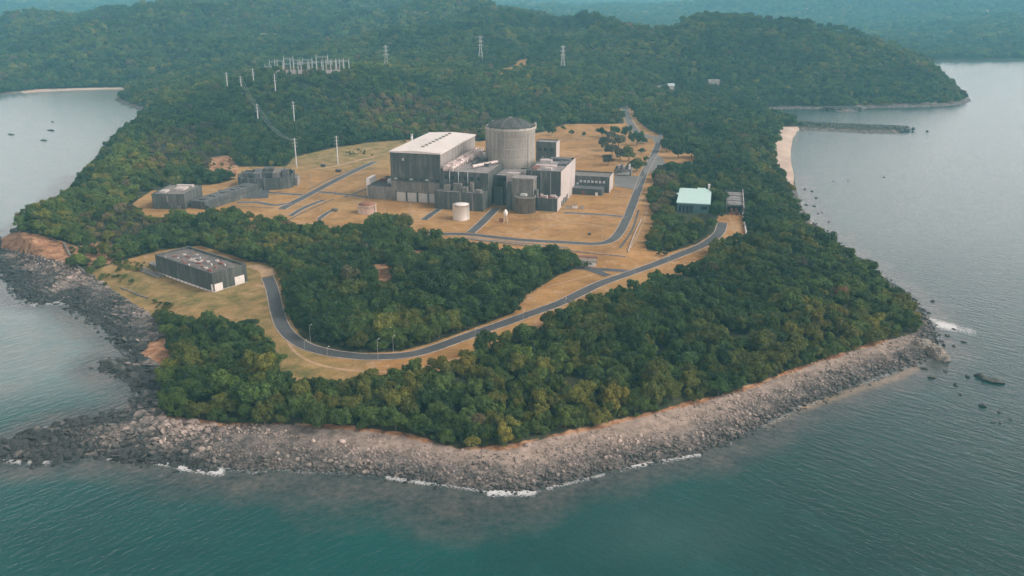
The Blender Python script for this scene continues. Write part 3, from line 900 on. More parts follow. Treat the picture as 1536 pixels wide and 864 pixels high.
for (x0, x1, y0, y1, z1, mm) in ((2, 12, 40, 46, 30.2, 'pale'), (3, 20, 22, 25, 29.6, 'pinkpipe'), (9, 26, 48, 56, 30.5, 'black_roof'), (14, 19, 8, 13, 30.1, 'pale'), (2, 7, 8, 20, 29.4, 'redbrown'), (20, 27, 30, 44, 29.9, 'black_roof')):
    mb = MB(); mb.box(x0, x1, y0, y1, 28.21, z1); mb.build('roof_unit', M[mm], t)
for k in range(4):
    mb = MB(); mb.box(w + .24, w + .5, 3 + k * 7, 7 + k * 7, 0, 4.2 + (k % 2)); mb.build('doorway', M['recess'], t)
for k in range(3):
    mb = MB(); mb.box(4.2 + k * 8, 4.6 + k * 8, -.2, -.001, 10.5, 28.6); mb.build('downpipe', M['steel'], t)
# round tower in front
t = thing('round_intake_tower', 'squat round concrete tower with a square block rising behind it', 'tower', PW(118, -8.6), AX)
mb = MB(); mb.lathe([(8.4, -1), (8.4, 12.2), (8.8, 12.2), (8.8, 13), (8.1, 13), (8.1, 12.4)], 40); mb.build('drum', M['mid'], t, True)
mb = MB(); mb.box(-12, 5.9, 3.2, 15, -1, 25.6); mb.build('upper_block', M['mid'], t)
mb = MB(); mb.box(-12.4, 6.3, 2.8, 15.4, 25.6, 26.4); mb.build('roof', M['grey_roof'], t)
mb = MB(); mb.box(-3.5, 1.5, -2, 2, 13.05, 14.6); mb.build('hatch', M['paleMetal'], t)
mb = MB(); mb.box(-15.6, -12.05, 2, 8, -1, 22); mb.build('side_pier', M['dark'], t)
mb = MB(); mb.box(5.95, 8.4, 6, 12, -1, 16.5); mb.build('side_pier', M['dark'], t)

# building behind
t, w, d = hall('control_block', 'dark cubic block with one white side wall just behind the round drum', 'building', 87, 107, 160, 176, 27, M['dark'], M['grey_roof'], .8)
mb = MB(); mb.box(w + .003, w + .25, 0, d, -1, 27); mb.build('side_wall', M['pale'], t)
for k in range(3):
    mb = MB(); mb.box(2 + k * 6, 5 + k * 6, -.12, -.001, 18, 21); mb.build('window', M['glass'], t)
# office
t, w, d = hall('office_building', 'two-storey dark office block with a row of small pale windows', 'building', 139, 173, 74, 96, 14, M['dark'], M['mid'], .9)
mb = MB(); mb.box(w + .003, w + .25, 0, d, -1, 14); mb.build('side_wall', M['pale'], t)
mb = MB(); mb.box(3, 30, -12, -.05, -1, 5.2); mb.build('entrance_block', M['dark'], t)
mb = MB(); mb.box(2.6, 30.4, -12.4, -.05, 5.2, 5.6); mb.build('canopy', M['black_roof'], t)
for k in range(7):
    x = 8 + k * 3.4
    mb = MB(); mb.box(x, x + 1.9, -.15, -.001, 8.3, 10.2); f_ = mb.build('window', M['white'], t)
    mb = MB(); mb.box(x + .25, x + 1.65, -.18, -.151, 8.5, 10); mb.build('pane', M['pane'], f_)
for x in (1.5, 5):
    mb = MB(); mb.box(x, x + 2, -.15, -.001, 6, 8); mb.build('window', M['pane'], t)
mb = MB(); mb.box(12, 15, -12.6, -12.05, 0, 3.6); mb.build('door', M['redbrown'], t)
mb = MB(); mb.box(24, 26.2, -12.6, -12.05, 0, 2.6); mb.build('door', M['white'], t)
# transformer shed
t, w, d = hall('switchgear_shed', 'small grey switchgear shed cluttered with pale pipes beside the dark car park', 'shed', 166, 182, 150, 164, 6, M['mid'], M['grey_roof'], .5)
for k in range(6):
    mb = MB(); mb.box(1 + k * 2.4, 2.2 + k * 2.4, 2, 9, 5.4, 8 + (k % 3)); mb.build('roof_unit', M['pale' if k % 2 else 'black_roof'], t)
for k in range(4):
    mb = MB(); mb.tube((0.5 + k * 4, -2.5, 1.6 + k * .8), (15, -2.5, 1.6 + k * .8), .35, 6); mb.build('pipe', M['paleMetal'], t)

# tanks
def tank(name, label, px, py, r, h, mt):
    g = G(px, py); t = thing(name, label, 'tank', (g[0], g[1] + r, 14), 0)
    mb = MB(); mb.lathe([(r, -.5), (r, h), (r + .12, h + .02), (r + .12, h + .25), (r - .2, h + .25)], 40, cap=False); mb.build('shell', mt, t, True)
    mb = MB(); e_ = 1. if mt is M['tank'] else 2.6; mb.lathe([(r - .2, h + .2), (r * .5, h + .7 * e_), (.3, h + 1 * e_)], 40); mb.build('roof', M['white' if mt is M['tank'] else 'rust'], t, True)
    mb = MB()
    for k in range(12):
        mb.box(r * .86, r * .86 + .6, -r * .55 - .5, -r * .55, k * h / 12, k * h / 12 + .12)
    mb.tube((r * .86, -r * .55 - .5, 0), (r * .86, -r * .55 - .5, h + 1), .08, 5); mb.tube((r * .86 + .6, -r * .55 - .5, 0), (r * .86 + .6, -r * .55 - .5, h + 1), .08, 5)
    mb.build('ladder', M['steel'], t)
    return t


tank('storage_tank', 'upright white cylindrical tank with rusty rim on the dry lawn', 691, 331.5, 6.5, 11.6, M['tank'])
tank('fuel_tank', 'squat pinkish-white tank with a red-brown cone roof by the dark tall trees', 549, 322, 7.4, 6.6, M['tank_pink'])
g = PW(112, -46)
t = thing('water_tower', 'small white bulb-topped water tower with a red-brown foot on the dry lawn', 'water tower', g, 0)
mb = MB(); mb.lathe([(.35, 5), (1.5, 6.2), (1.6, 8.6), (.3, 10.6)], 16); mb.build('bulb', M['white'], t, True)
for sx_, sy_ in ((1, 1), (1, -1), (-1, 1), (-1, -1)):
    mb = MB(); mb.tube((1.5 * sx_, 1.5 * sy_, -.3), (.6 * sx_, .6 * sy_, 6.3), .16, 6); mb.build('leg', M['paleMetal'], t)
mb = MB(); mb.box(-5, -1.8, 2, 4, -.3, 3); mb.build('pump_box', M['rust'], t)

# mint-roofed store
mx, my = 132.5, 693
t = thing('mint_roof_store', 'teal walled store with a bright mint green flat roof among trees', 'building', (mx, my, 14), R(-13))
mb = MB(); mb.box(0, 25, 0, 52, -1, 7.4); mb.build('wall', M['teal'], t)
mb = MB(); mb.box(-.8, 25.8, -1, 53, 7.4, 8.1); mb.box(14, 21, 53, 57, 7.4, 8.1); mb.box(-3.5, -.8, 28, 33, 7.4, 8.1)
mb.build('roof', M['mint'], t)
for k in range(4):
    mb = MB(); mb.box(1.2 + k * 2.9, 3.4 + k * 2.9, -.14, -.001, .4, 5.6); mb.build('window', M['glass'], t)
mb = MB(); mb.box(19, 23.5, -.14, -.001, 3, 5.6); mb.build('window', M['glass'], t)
mb = MB(); mb.box(12.8, 17.8, -.6, -.001, -.5, 7.38); mb.build('porch', M['teal'], t)
mb = MB(); mb.box(22.5, 24.5, 58, 60, -1, 11); mb.build('water_box', M['white'], t)
# roofless frame
t = thing('roofless_shed', 'roofless shed of dark grey frames with red-brown rubble at the top of the orange court', 'shed', (169.5, 684, 14), R(-13))
mb = MB(); mb.box(0, .4, 0, 62, -1, 6); mb.build('side_wall', M['dark'], t)
mb = MB(); mb.box(13.5, 14, 0, 66, -1, 7); mb.build('side_wall', M['pale'], t)
for k in range(7):
    mb = MB(); y = 2 + k * 9.2
    mb.box(.5, .9, y, y + .4, 0, 6.6); mb.box(12.9, 13.3, y, y + .4, 0, 6.6); mb.box(.5, 13.3, y, y + .4, 6.6, 7.1); mb.build('frame', M['steel' if k % 2 else 'dark'], t)
mb = MB(); mb.box(.5, 13.4, 14, 60, 4.8, 5.2); mb.build('deck', M['grey_roof'], t)
for k in range(12):
    mb = MB(); x = .8 + (k * 3.7) % 11.5; y = .4 + (k * 2.3) % 9; mb.box(x, x + 1.8, y, y + 1.5, -.3, 1.2 + (k % 4) * .8); mb.build('crate', M['redbrown' if k % 3 else 'dark'], t)
# court wall
def wall_thing(name, label, pts, h, th, mt, cat='wall'):
    W_ = [place(*q) for q in pts]
    ln = resample([q[:2] for q in W_], 4.)
    o = ribbon(name, ln, np.array([-th / 2, th / 2]), h, mt, h + 1)
    del o['kind']
    return tag(o, label, cat)


wall_thing('court_wall', 'pale wall along the sea side of the orange court', [(1120, 358), (1117, 340), (1113, 318)], 2.4, .7, M['white'])
wall_thing('garden_wall', 'low white wall slanting down the dry strip beside the plant loop road', [(962, 330), (955, 345), (948, 362), (942, 379)], 1.1, .5, M['pale'])
wall_thing('boundary_wall', 'low dusty wall running along the drain below the loop road', [(706, 360), (770, 367), (850, 376), (900, 382), (938, 386)], .9, .5, M['kerb'])
wall_thing('sea_wall', 'narrow concrete sea wall stepping down the bluff to the pump house lawn', [(96, 366), (104, 382), (118, 402), (128, 411), (142, 417)], 1.6, 1.0, M['mid'])
wall_thing('retaining_wall', 'dark mossy retaining wall along the dry grass edge above the rocks', [(180, 432), (200, 440), (222, 448)], .7, .8, M['mid'])

# ------------------------------------------------------------------ pump house on the point
pz = 7.0
pl = G(236, 409, pz); pf = G(323, 440, pz)
pa = math.atan2(pf[1] - pl[1], pf[0] - pl[0])
pa = R(-38.5)
t = thing('pump_house', 'big windowless dark concrete pump house with debris on its roof, on the shore lawn', 'building', (pl[0], pl[1], pz), pa)
PWD, PDP, PHH = 64, 25, 12.2
mb = MB(); mb.ring(0, PWD, 0, PDP, .8, PHH, .8); mb.build('wall', M['mossy'], t)
mb = MB(); mb.box(-.15, PWD + .15, -.15, PDP + .15, -2.5, .8); mb.build('plinth', M['pale'], t)
mb = MB(); mb.box(.8, PWD - .8, .8, PDP - .8, PHH - 1.5, PHH - .9); mb.build('roof', M['rubble_roof'], t)
mb = MB(); mb.ring(-.25, PWD + .25, -.25, PDP + .25, PHH, PHH + .35, 1.2); mb.build('coping', M['dark'], t)
for k in range(26):
    x0 = 8 + (k * 17.3) % 50; y0 = 2.5 + (k * 7.9) % 18
    a_ = .5 + (k % 4) * .45
    mb = MB(); mb.prism([(x0 + a_ * math.cos(q + k) * (1 + .3 * math.sin(q * 3 + k)), y0 + a_ * .8 * math.sin(q + k)) for q in np.linspace(0, 5.6, 7)], PHH - .899, PHH - .4 + (k % 3) * .35)
    mb.build('roof_debris', M[('white', 'rust', 'pale', 'redbrown')[k % 4]], t)
mb = MB(); mb.ring(26, 34, 8, 14, PHH - .9, PHH - .1, .5); mb.build('roof_curb', M['pale'], t)
for y0, y1, z1 in ((.9, 6.6, 5.2), (15.6, 22.6, 6.0)):
    mb = MB(); mb.box(PWD + .003, PWD + .3, y0, y1, -.2, z1); mb.build('door', M['white'], t)
mb = MB(); mb.box(PWD - 1.9, PWD - .2, -.3, -.003, -.2, 5.2); mb.build('door_return', M['white'], t)
for k in range(13):
    mb = MB(); mb.box(6 + k * 4.4, 8.6 + k * 4.4, -.3, -.152, -.2, .7); mb.build('vent_block', M['white'], t)
mb = MB(); mb.box(-15, -.2, 3, 15, -2, 2.6); mb.build('side_annex', M['dark'], t)
mb = MB(); mb.box(-15.4, -.2, 2.6, 15.4, 2.6, 3.1); mb.build('annex_roof', M['grey_roof'], t)
mb = MB(); mb.box(-15, 10, -6, -.5, -2, .7); mb.build('apron', M['mid'], t)

# ------------------------------------------------------------------ west buildings
t = thing('intake_building', 'dark flat-roofed concrete building with pale weathered roof on the wooded west shore', 'building', (-292, 703, 14), R(-4))
mb = MB(); mb.ring(0, 27, 0, 36, -2, 12.6, .6); mb.build('wall', M['dark'], t)
mb = MB(); mb.box(.6, 26.4, .6, 35.4, 11.2, 11.8); mb.build('roof', M['mid'], t)
for (x0, x1, y0, y1) in ((4, 9, 6, 14), (12, 20, 16, 26), (8, 22, 29, 33)):
    mb = MB(); mb.box(x0, x1, y0, y1, 11.81, 13.4); mb.build('roof_unit', M['pale'], t)
for (x0, x1, z0, z1) in ((12, 13.4, 6, 11), (15.5, 16.2, 1, 5), (20, 23, 0, 3)):
    mb = MB(); mb.box(x0, x1, -.15, -.003, z0, z1); mb.build('panel', M['mid'], t)
# the ramp block
w0, w1 = np.array([-262., 706.]), np.array([-236., 772.])
t = thing('channel_block', 'long low dark sloping concrete channel linking the two west structures', 'channel', (w0[0], w0[1], 14), math.atan2(*(w1 - w0)[::-1]))
Lc = float(np.hypot(*(w1 - w0)))
mb = MB(); mb.box(0, Lc, -14, 0, -2, 6); mb.build('wall', M['dark'], t)
mb = MB(); mb.box(-.2, Lc + .2, -14.3, .3, 6, 6.5); mb.build('roof', M['black_roof'], t)
mb = MB(); mb.box(0, Lc, -18, -14.4, -2, 3.4); mb.build('side_wall', M['dark'], t)
for k in range(5):
    mb = MB(); mb.box(4 + k * 13, 10 + k * 13, -11, -5, 6.5, 7.2); mb.build('hatch', M['dark'], t)
# open tank
t = thing('settling_basin', 'dark rounded open concrete basin with piers and equipment, west of the dry lawn', 'basin', (-222, 792, 14), R(8))
pts = [(24 * math.copysign(abs(math.cos(a_)) ** .6, math.cos(a_)), 21 * math.copysign(abs(math.sin(a_)) ** .6, math.sin(a_))) for a_ in np.linspace(0, 2 * math.pi, 33)[:-1]]
mb = MB()
n = len(pts)
for i in range(n):
    p0, p1 = pts[i], pts[(i + 1) % n]
    mb.add([(*p0, -1), (*p1, -1), (*p1, 10.5), (*p0, 10.5), (p0[0] * .95, p0[1] * .95, 10.5), (p1[0] * .95, p1[1] * .95, 10.5), (p0[0] * .95, p0[1] * .95, 3), (p1[0] * .95, p1[1] * .95, 3)],
           [(0, 1, 2, 3), (3, 2, 5, 4), (4, 5, 7, 6)])
mb.build('wall', M['dark'], t)
mb = MB(); mb.prism([(x * .95, y * .95) for x, y in pts], 2.4, 3); mb.build('floor', M['black_roof'], t)
for i in range(0, n, 2):
    x, y = pts[i]; mb = MB(); mb.box(x * 1.01 - .7, x * 1.01 + .7, y * 1.01 - .7, y * 1.01 + .7, -1, 11.2); mb.build('pier', M['black_roof'], t)
for (x0, x1, y0, y1, z1, mm) in ((-20, 20, -3, 1, 12, 'dark'), (-10, -4, -14, 10, 13.4, 'black_roof'), (6, 13, -10, 12, 12.6, 'mid'), (-3, 5, 4, 13, 14.5, 'dark'), (14, 20, -8, -2, 15, 'black_roof')):
    mb = MB(); mb.box(x0, x1, y0, y1, 3.01, z1); mb.build('equipment', M[mm], t)
mb = MB(); mb.box(24.5, 27, -6, 12, -1, 7); mb.build('stair', M['mid'], t)
for k in range(6):
    mb = MB(); mb.box(27, 28, -5 + k * 3, -3.6 + k * 3, 0, 5.4); mb.build('stair_post', M['pale'], t)
# gatehouse
gg = place(880, 399)
t = thing('gatehouse', 'little white gatehouse with a flat brown canopy at the fork of the shore road', 'gatehouse', (gg[0], gg[1] - .5, gg[2]), R(-8))
for x0, x1 in ((-5.6, -.8), (.9, 5.8)):
    mb = MB(); mb.box(x0, x1, 0, 4, -.5, 3.3); w_ = mb.build('wall', M['white'], t)
    mb = MB(); mb.box(x0 + .8, x0 + 2.2, -.06, -.003, 1.2, 2.4); mb.build('window', M['glass'], t)
    mb = MB(); mb.box(x0 - .6, x1 + .6, -1, 5, 3.3, 3.75); mb.build('roof', M['mid'], t)
mb = MB(); mb.box(-6.2, 6.4, 5.5, 9, 4.2, 4.6); mb.build('canopy', M['redbrown'], t)
for x in (-5.8, -.6, .6, 6):
    mb = MB(); mb.box(x - .2, x + .2, 5.8, 6.2, -.3, 4.2); mb.build('post', M['dark'], t)

# small far houses
for px, py, w_, d_, h_, mt_, lab in ((994, 137, 15, 8, 4, 'mid', 'grey-roofed house in the woods beyond the plant, nearest the straight uphill road'),
                                     (1007, 134, 9, 8, 4.5, 'pane', 'smaller pale house at the end of the house by the uphill road'),
                                     (1071, 127, 18, 9, 4, 'mid', 'grey-roofed shed in the woods below the headland hill')):
    g = place(px, py)
    t = thing('hill_house', lab, 'house', (g[0], g[1], g[2] + 1), R(10))
    mb = MB(); mb.box(-w_ / 2, w_ / 2, 0, d_, -3, h_); mb.build('wall', M['pale'], t)
    mb = MB(); mb.add([(-w_ / 2 - 1, -1, h_), (w_ / 2 + 1, -1, h_), (w_ / 2 + 1, d_ + 1, h_), (-w_ / 2 - 1, d_ + 1, h_), (-w_ / 2 - 1, d_ / 2, h_ + 3.4), (w_ / 2 + 1, d_ / 2, h_ + 3.4)],
                      [(3, 2, 1, 0), (0, 1, 5, 4), (2, 3, 4, 5), (1, 2, 5), (3, 0, 4)]); mb.build('roof', M[mt_], t)
for px, py, lab in ((1475, 47, 'far pale hill house on the hazy slope above the far bay, nearest the sky edge'), (1455, 37, 'tiny white hut high on the hazy far slope above the bay')):
    pass

# ------------------------------------------------------------------ poles, pylons, lamps
def pole_proto(h):
    t = thing('transmission_pole', '', 'utility pole', (0, 0, 0), 0, 'transmission poles west of the plant')
    mb = MB(); mb.tube((0, 0, -1), (0, 0, h), .75, 8, .5); mb.build('post', M['paleMetal'], t)
    for k in range(3):
        mb = MB(); z = h - 1.4 - k * 3.4; mb.box(-2.6, 2.6, -.16, .16, z, z + .35)
        for s in (-2.3, 2.3):
            mb.tube((s, 0, z), (s, 0, z - 1.2), .14, 5)
        mb.build('crossarm', M['steel'], t)
    return t


PP = {}
for px, py, h, lab in ((445, 251, 29, 'tall pale pole rising beside the dark open basin'), (507, 247, 29, 'tall pale pole alone on the dry lawn by the diagonal road'),
                       (388, 189, 26, 'pale pole on the wooded slope where the sagging cables bend down'), (442, 186, 27, 'dark-armed pole in the woods, second above the open basin'),
                       (342, 138, 26, 'pole on the wooded hill farthest toward the west bay'), (363, 142, 24, 'pole at the upper end of the sagging cables'),
                       (381, 128, 22, 'short pole between the cables and the switchyard'), (414, 143, 27, 'slim pole just under the hilltop switchyard')):
    g = place(px, py)
    t = pole_proto(h); t.location = [float(q) for q in g]; t.rotation_euler.z = R(15); t['label'] = lab
    PP[px] = g + np.array([0, 0, h])
for px, py, h, w_, lab in ((580, 105, 38, 5, 'lattice pylon on the wooded ridge beside the switchyard'), (721, 92, 42, 5, 'lattice pylon highest on the ridge above the round drum'),
                           (844, 106, 40, 5, 'lattice pylon on the ridge nearest the uphill road')):
    g = place(px, py); k_ = 1.0
    t = thing('lattice_pylon', lab, 'pylon', g, R(10), 'lattice pylons on the ridge')
    mb = MB()
    lv = np.linspace(0, h, 8); hw = np.interp(lv, [0, h * .6, h], [w_ / 2 + 1.2, 1.4, .9])
    for i in range(7):
        for a_, b_ in (((-1, -1), (1, -1)), ((1, -1), (1, 1)), ((1, 1), (-1, 1)), ((-1, 1), (-1, -1))):
            mb.tube((a_[0] * hw[i], a_[1] * hw[i], lv[i] - (2 if i == 0 else 0)), (a_[0] * hw[i + 1], a_[1] * hw[i + 1], lv[i + 1]), .3, 4)
            mb.tube((a_[0] * hw[i], a_[1] * hw[i], lv[i]), (b_[0] * hw[i + 1], b_[1] * hw[i + 1], lv[i + 1]), .18, 4)
    mb.build('lattice_mast', M['paleMetal'], t)
    for z in (h * .62, h * .78, h * .94):
        mb = MB(); mb.tube((-5, 0, z), (5, 0, z), .3, 4); mb.tube((-5, 0, z), (0, 0, z + 2), .2, 4); mb.tube((5, 0, z), (0, 0, z + 2), .2, 4); mb.build('crossarm', M['paleMetal'], t)


def cable(a, b, sag, name, lab):
    mb = MB(); prev = None
    for s in np.linspace(0, 1, 15):
        q = a * (1 - s) + b * s; q = np.array([q[0], q[1], q[2] - sag * 4 * s * (1 - s)])
        if prev is not None:
            mb.tube(prev, q, .17, 4)
        prev = q
    return tag(mb.build(name, M['cable']), lab, 'power cable', 'sagging power cables')


for off in (-2.3, 0, 2.3):
    o_ = np.array([off, 0, -2.])
    cable(PP[363] + o_, PP[388] + o_, 5, 'power_cable', 'thin power cable sagging between the two upper poles of the west line')
    cable(PP[388] + o_, PP[445] + o_, 9, 'power_cable', 'long thin power cable sagging down the wooded slope to the basin pole')

# switchyard
def gantry(px, py, h, w_, lab):
    g = place(px, py)
    t = thing('switchyard_gantry', lab, 'gantry', (g[0], g[1], g[2]), R(8), 'pale steel gantries of the hilltop switchyard')
    for s in (-1, 1):
        mb = MB()
        mb.tube((s * w_ / 2 - .9, 0, -2), (s * w_ / 2, 0, h + 3), .34, 4); mb.tube((s * w_ / 2 + .9, 0, -2), (s * w_ / 2, 0, h + 3), .34, 4)
        for z in np.arange(2, h, 3.):
            mb.tube((s * w_ / 2 - .8, 0, z), (s * w_ / 2 + .7, 0, z + 1.6), .2, 4)
        mb.build('post', M['paleMetal'], t)
    mb = MB()
    mb.tube((-w_ / 2, 0, h), (w_ / 2, 0, h), .3, 4); mb.tube((-w_ / 2, 0, h - 1.6), (w_ / 2, 0, h - 1.6), .3, 4)
    for x in np.arange(-w_ / 2, w_ / 2 - 1.9, 2.):
        mb.tube((x, 0, h - 1.6), (x + 2, 0, h), .2, 4)
    mb.build('beam', M['steel'], t)


for k, px in enumerate((403, 411, 420, 431, 434, 443, 447, 455, 462, 470, 476, 484, 491, 497, 507, 511, 517)):
    gantry(px, 111 - (k % 3) * 3, 13 + (k * 5 % 7), 10 + (k % 3) * 3, 'pale steel gantry standing in the crowded hilltop switchyard')
for k, px in enumerate((415, 428, 440, 452, 466, 480, 494, 505)):
    g = place(px, 111)
    t = thing('transformer', 'squat grey transformer at the foot of the switchyard gantries', 'transformer', g, R(8), 'transformers of the hilltop switchyard')
    mb = MB(); mb.box(-4, 4, 0, 5, -2, 5); mb.build('tank', M['pale'], t)
    for s in (-2.4, 0, 2.4):
        mb = MB(); mb.lathe([(.7, 5), (.5, 7), (.3, 9)], 8, s, 2.5); mb.build('bushing', M['redbrown'], t)


def lamp_proto(h, arm):
    t = thing('street_lamp', '', 'street lamp', (0, 0, 0), 0, None)
    mb = MB(); mb.tube((0, 0, -.5), (0, 0, h), .13, 6, .08); mb.build('post', M['steel'], t)
    mb = MB(); mb.tube((0, 0, h - .1), (arm, 0, h + .25), .06, 5); mb.box(arm - .1, arm + .8, -.18, .18, h + .15, h + .32); mb.build('lamp_head', M['paleMetal'], t)
    return t


for px, py, h, lab in ((466, 513, 9, 'street lamp at the wood edge on the inner side of the tight road bend'), (567, 538, 10, 'street lamp at the lowest point of the curving road'),
                       (590, 527, 8, 'street lamp against the dark wood just past the lowest road bend'), (457, 523, 4, 'short white lamp on the outer kerb of the tight bend'),
                       (491, 533, 4, 'short white lamp on the outer kerb past the tight bend'), (713, 510, 6, 'street lamp where the road leaves the tall clump of trees'),
                       (785, 483, 6, 'street lamp on the rising road below the bare orange lawn'), (848, 459, 4, 'short lamp on the lower kerb before the road fork'),
                       (952, 412, 5, 'street lamp on the lower kerb just past the road fork'), (1003, 395, 4, 'short lamp on the road kerb above the front thicket'),
                       (903, 362, 14, 'tall thin lamp mast on the dry lawn inside the loop road'), (481, 318, 14, 'tall thin lamp mast on the west dry lawn'),
                       (467, 283, 12, 'lamp mast beside the diagonal west road junction'), (615, 332, 13, 'lamp mast before the pale doors of the turbine hall'),
                       (922, 300, 12, 'lamp mast behind the office on the dry lawn edge'), (888, 255, 12, 'lamp mast on the open field behind the office'), (560, 262, 14, 'lamp mast by the annex at the west end of the white-roofed hall'), (577, 330, 8, 'lamp post by the pinkish tank')):
    g = place(px, py); t = lamp_proto(h, 1.6); t.location = [float(q) for q in g]; t['label'] = lab; t['group'] = 'street lamps and lamp masts'
    t.rotation_euler.z = R(70)

# loose site equipment
for px, py, s_, mt_, lab in ((852, 313, 1.6, 'pale', 'pale equipment crate by the foot of the pale side wall'), (862, 312, 2., 'white', 'white equipment crate on the lawn between plant and office'),
                             (873, 313, 1.5, 'pale', 'pale equipment crate nearest the office lawn'), (884, 352, 1.1, 'dark', 'dark manhole box near the far kerb of the big dry lawn'),
                             (502, 317, 2.0, 'mid', 'grey valve box at the end of the short lawn track'), (485, 250, 2.2, 'dark', 'dark box on the west lawn between two tall poles'),
                             (508, 258, 2.4, 'dark', 'dark equipment box at the foot of the lone lawn pole'), (600, 240, 3., 'redbrown', 'red-brown shed box behind the annex')):
    g = place(px, py)
    t = thing('equipment_crate', lab, 'crate', g, R(-12))
    mb = MB(); mb.box(-s_, s_, -s_ * .7, s_ * .7, -.3, s_ * 1.1); mb.build('body', M[mt_], t)
    mb = MB(); mb.box(-s_ - .1, s_ + .1, -s_ * .7 - .1, s_ * .7 + .1, s_ * 1.1, s_ * 1.1 + .2); mb.build('lid', M['mid'], t)

# ------------------------------------------------------------------ trees
TINTS = [('dark green', (.044, .08, .026)), ('mid green', (.074, .122, .034)), ('olive green', (.115, .135, .034)), ('yellow green', (.15, .155, .034)), ('brownish', (.14, .12, .072))]


def crown_mesh(seed, kind='tree'):
    r_ = np.random.default_rng(seed)
    vs = []; fs = []
    n = r_.integers(14, 22)
    tallf = r_.uniform(.8, 1.25); ex = r_.uniform(.75, 1.3)
    lobes = [(np.array([0, 0, 4.2]), 2.1)]
    for k in range(n):
        a_ = r_.uniform(0, 2 * math.pi); q = math.sqrt(r_.uniform(.1, 1)) * 3.3
        z = 4.9 - .11 * q * q * r_.uniform(.5, 1.6) + r_.uniform(-.6, 1.2) - (1.2 if r_.random() < .3 else 0)
        lobes.append((np.array([q * math.cos(a_) * ex, q * math.sin(a_) / ex, max(z * tallf, 1.6)]), r_.uniform(.7, 1.55)))
    phi = (1 + 5 ** .5) / 2
    ico = np.array([(-1, phi, 0), (1, phi, 0), (-1, -phi, 0), (1, -phi, 0), (0, -1, phi), (0, 1, phi), (0, -1, -phi), (0, 1, -phi), (phi, 0, -1), (phi, 0, 1), (-phi, 0, -1), (-phi, 0, 1)])
    ico /= np.linalg.norm(ico[0])
    icf = [(0, 11, 5), (0, 5, 1), (0, 1, 7), (0, 7, 10), (0, 10, 11), (1, 5, 9), (5, 11, 4), (11, 10, 2), (10, 7, 6), (7, 1, 8), (3, 9, 4), (3, 4, 2), (3, 2, 6), (3, 6, 8), (3, 8, 9), (4, 9, 5), (2, 4, 11), (6, 2, 10), (8, 6, 7), (9, 8, 1)]
    for c_, rad in lobes:
        b = len(vs)
        for q in ico:
            vs.append(c_ + q * rad * .74 * r_.uniform(.8, 1.1))
        fs += [tuple(b + i for i in f) for f in icf]
        m_ = int(105 * rad)
        for k in range(m_):
            d_ = r_.normal(size=3); d_ /= np.linalg.norm(d_)
            if d_[2] < -.45:
                d_[2] *= -1
            p_ = c_ + d_ * rad * r_.uniform(.75, 1.22)
            nn = d_ + r_.normal(size=3) * .65; nn /= np.linalg.norm(nn)
            t1 = np.cross(nn, [0.3, .2, 1.]); t1 /= np.linalg.norm(t1); t2 = np.cross(nn, t1)
            s_ = r_.uniform(.17, .36)
            an = r_.uniform(0, 6.28); t1, t2 = t1 * math.cos(an) + t2 * math.sin(an), t2 * math.cos(an) - t1 * math.sin(an)
            b = len(vs)
            vs += [p_ + t1 * s_ * 1.3, p_ + t2 * s_ * .8 + nn * .1, p_ - t1 * s_, p_ - t2 * s_ * .8 + nn * .05]
            fs.append((b, b + 1, b + 2, b + 3))
    me = bpy.data.meshes.new('crown'); me.from_pydata([tuple(q) for q in vs], [], fs); me.materials.append(M['leaf']); me.update()
    return me


def trunk_mesh(seed):
    r_ = random.Random(seed); mb = MB()
    mb.tube((0, 0, -1.2), (.1, 0, 2.6), .3, 6, .2)
    for k in range(4):
        a_ = k * 1.6 + r_.random(); mb.tube((.1, 0, 2.2), (1.7 * math.cos(a_), 1.7 * math.sin(a_), 4.4), .13, 5, .06)
    me = bpy.data.meshes.new('trunk'); me.from_pydata(mb.v, [], mb.f); me.materials.append(M['trunk']); me.update()
    return me


def bare_mesh(seed):                         # leafless, twiggy crown
    r_ = np.random.default_rng(seed); mb = MB()
    for k in range(60):
        a_ = r_.uniform(0, 6.28); q = r_.uniform(.8, 3.2); z = r_.uniform(4, 7.2) - .16 * q * q
        m_ = np.array([.4 * q * math.cos(a_), .4 * q * math.sin(a_), 2.6 + .3 * z]); e_ = np.array([q * math.cos(a_), q * math.sin(a_), z])
        mb.tube(m_, e_, .09, 3, .05)
        for j in range(3):
            mb.tube(e_, e_ + r_.normal(size=3) * .8 + np.array([0, 0, .4]), .06, 3, .03)
    me = bpy.data.meshes.new('crown'); me.from_pydata(mb.v, [], mb.f)
    for k in range(0):
        pass
    me.materials.append(M['leaf']); me.update()
    return me


CROWNS = [crown_mesh(100 + i) for i in range(8)]
TRUNK = trunk_mesh(1)
TCOL = bpy.data.collections.new('tree_variants')
for i in range(8):
    q = CROWNS[i].copy(); q.materials.clear(); q.materials.append(M['forest_leaf'])
    TCOL.objects.link(bpy.data.objects.new('tree_variant.%03d' % i, q))


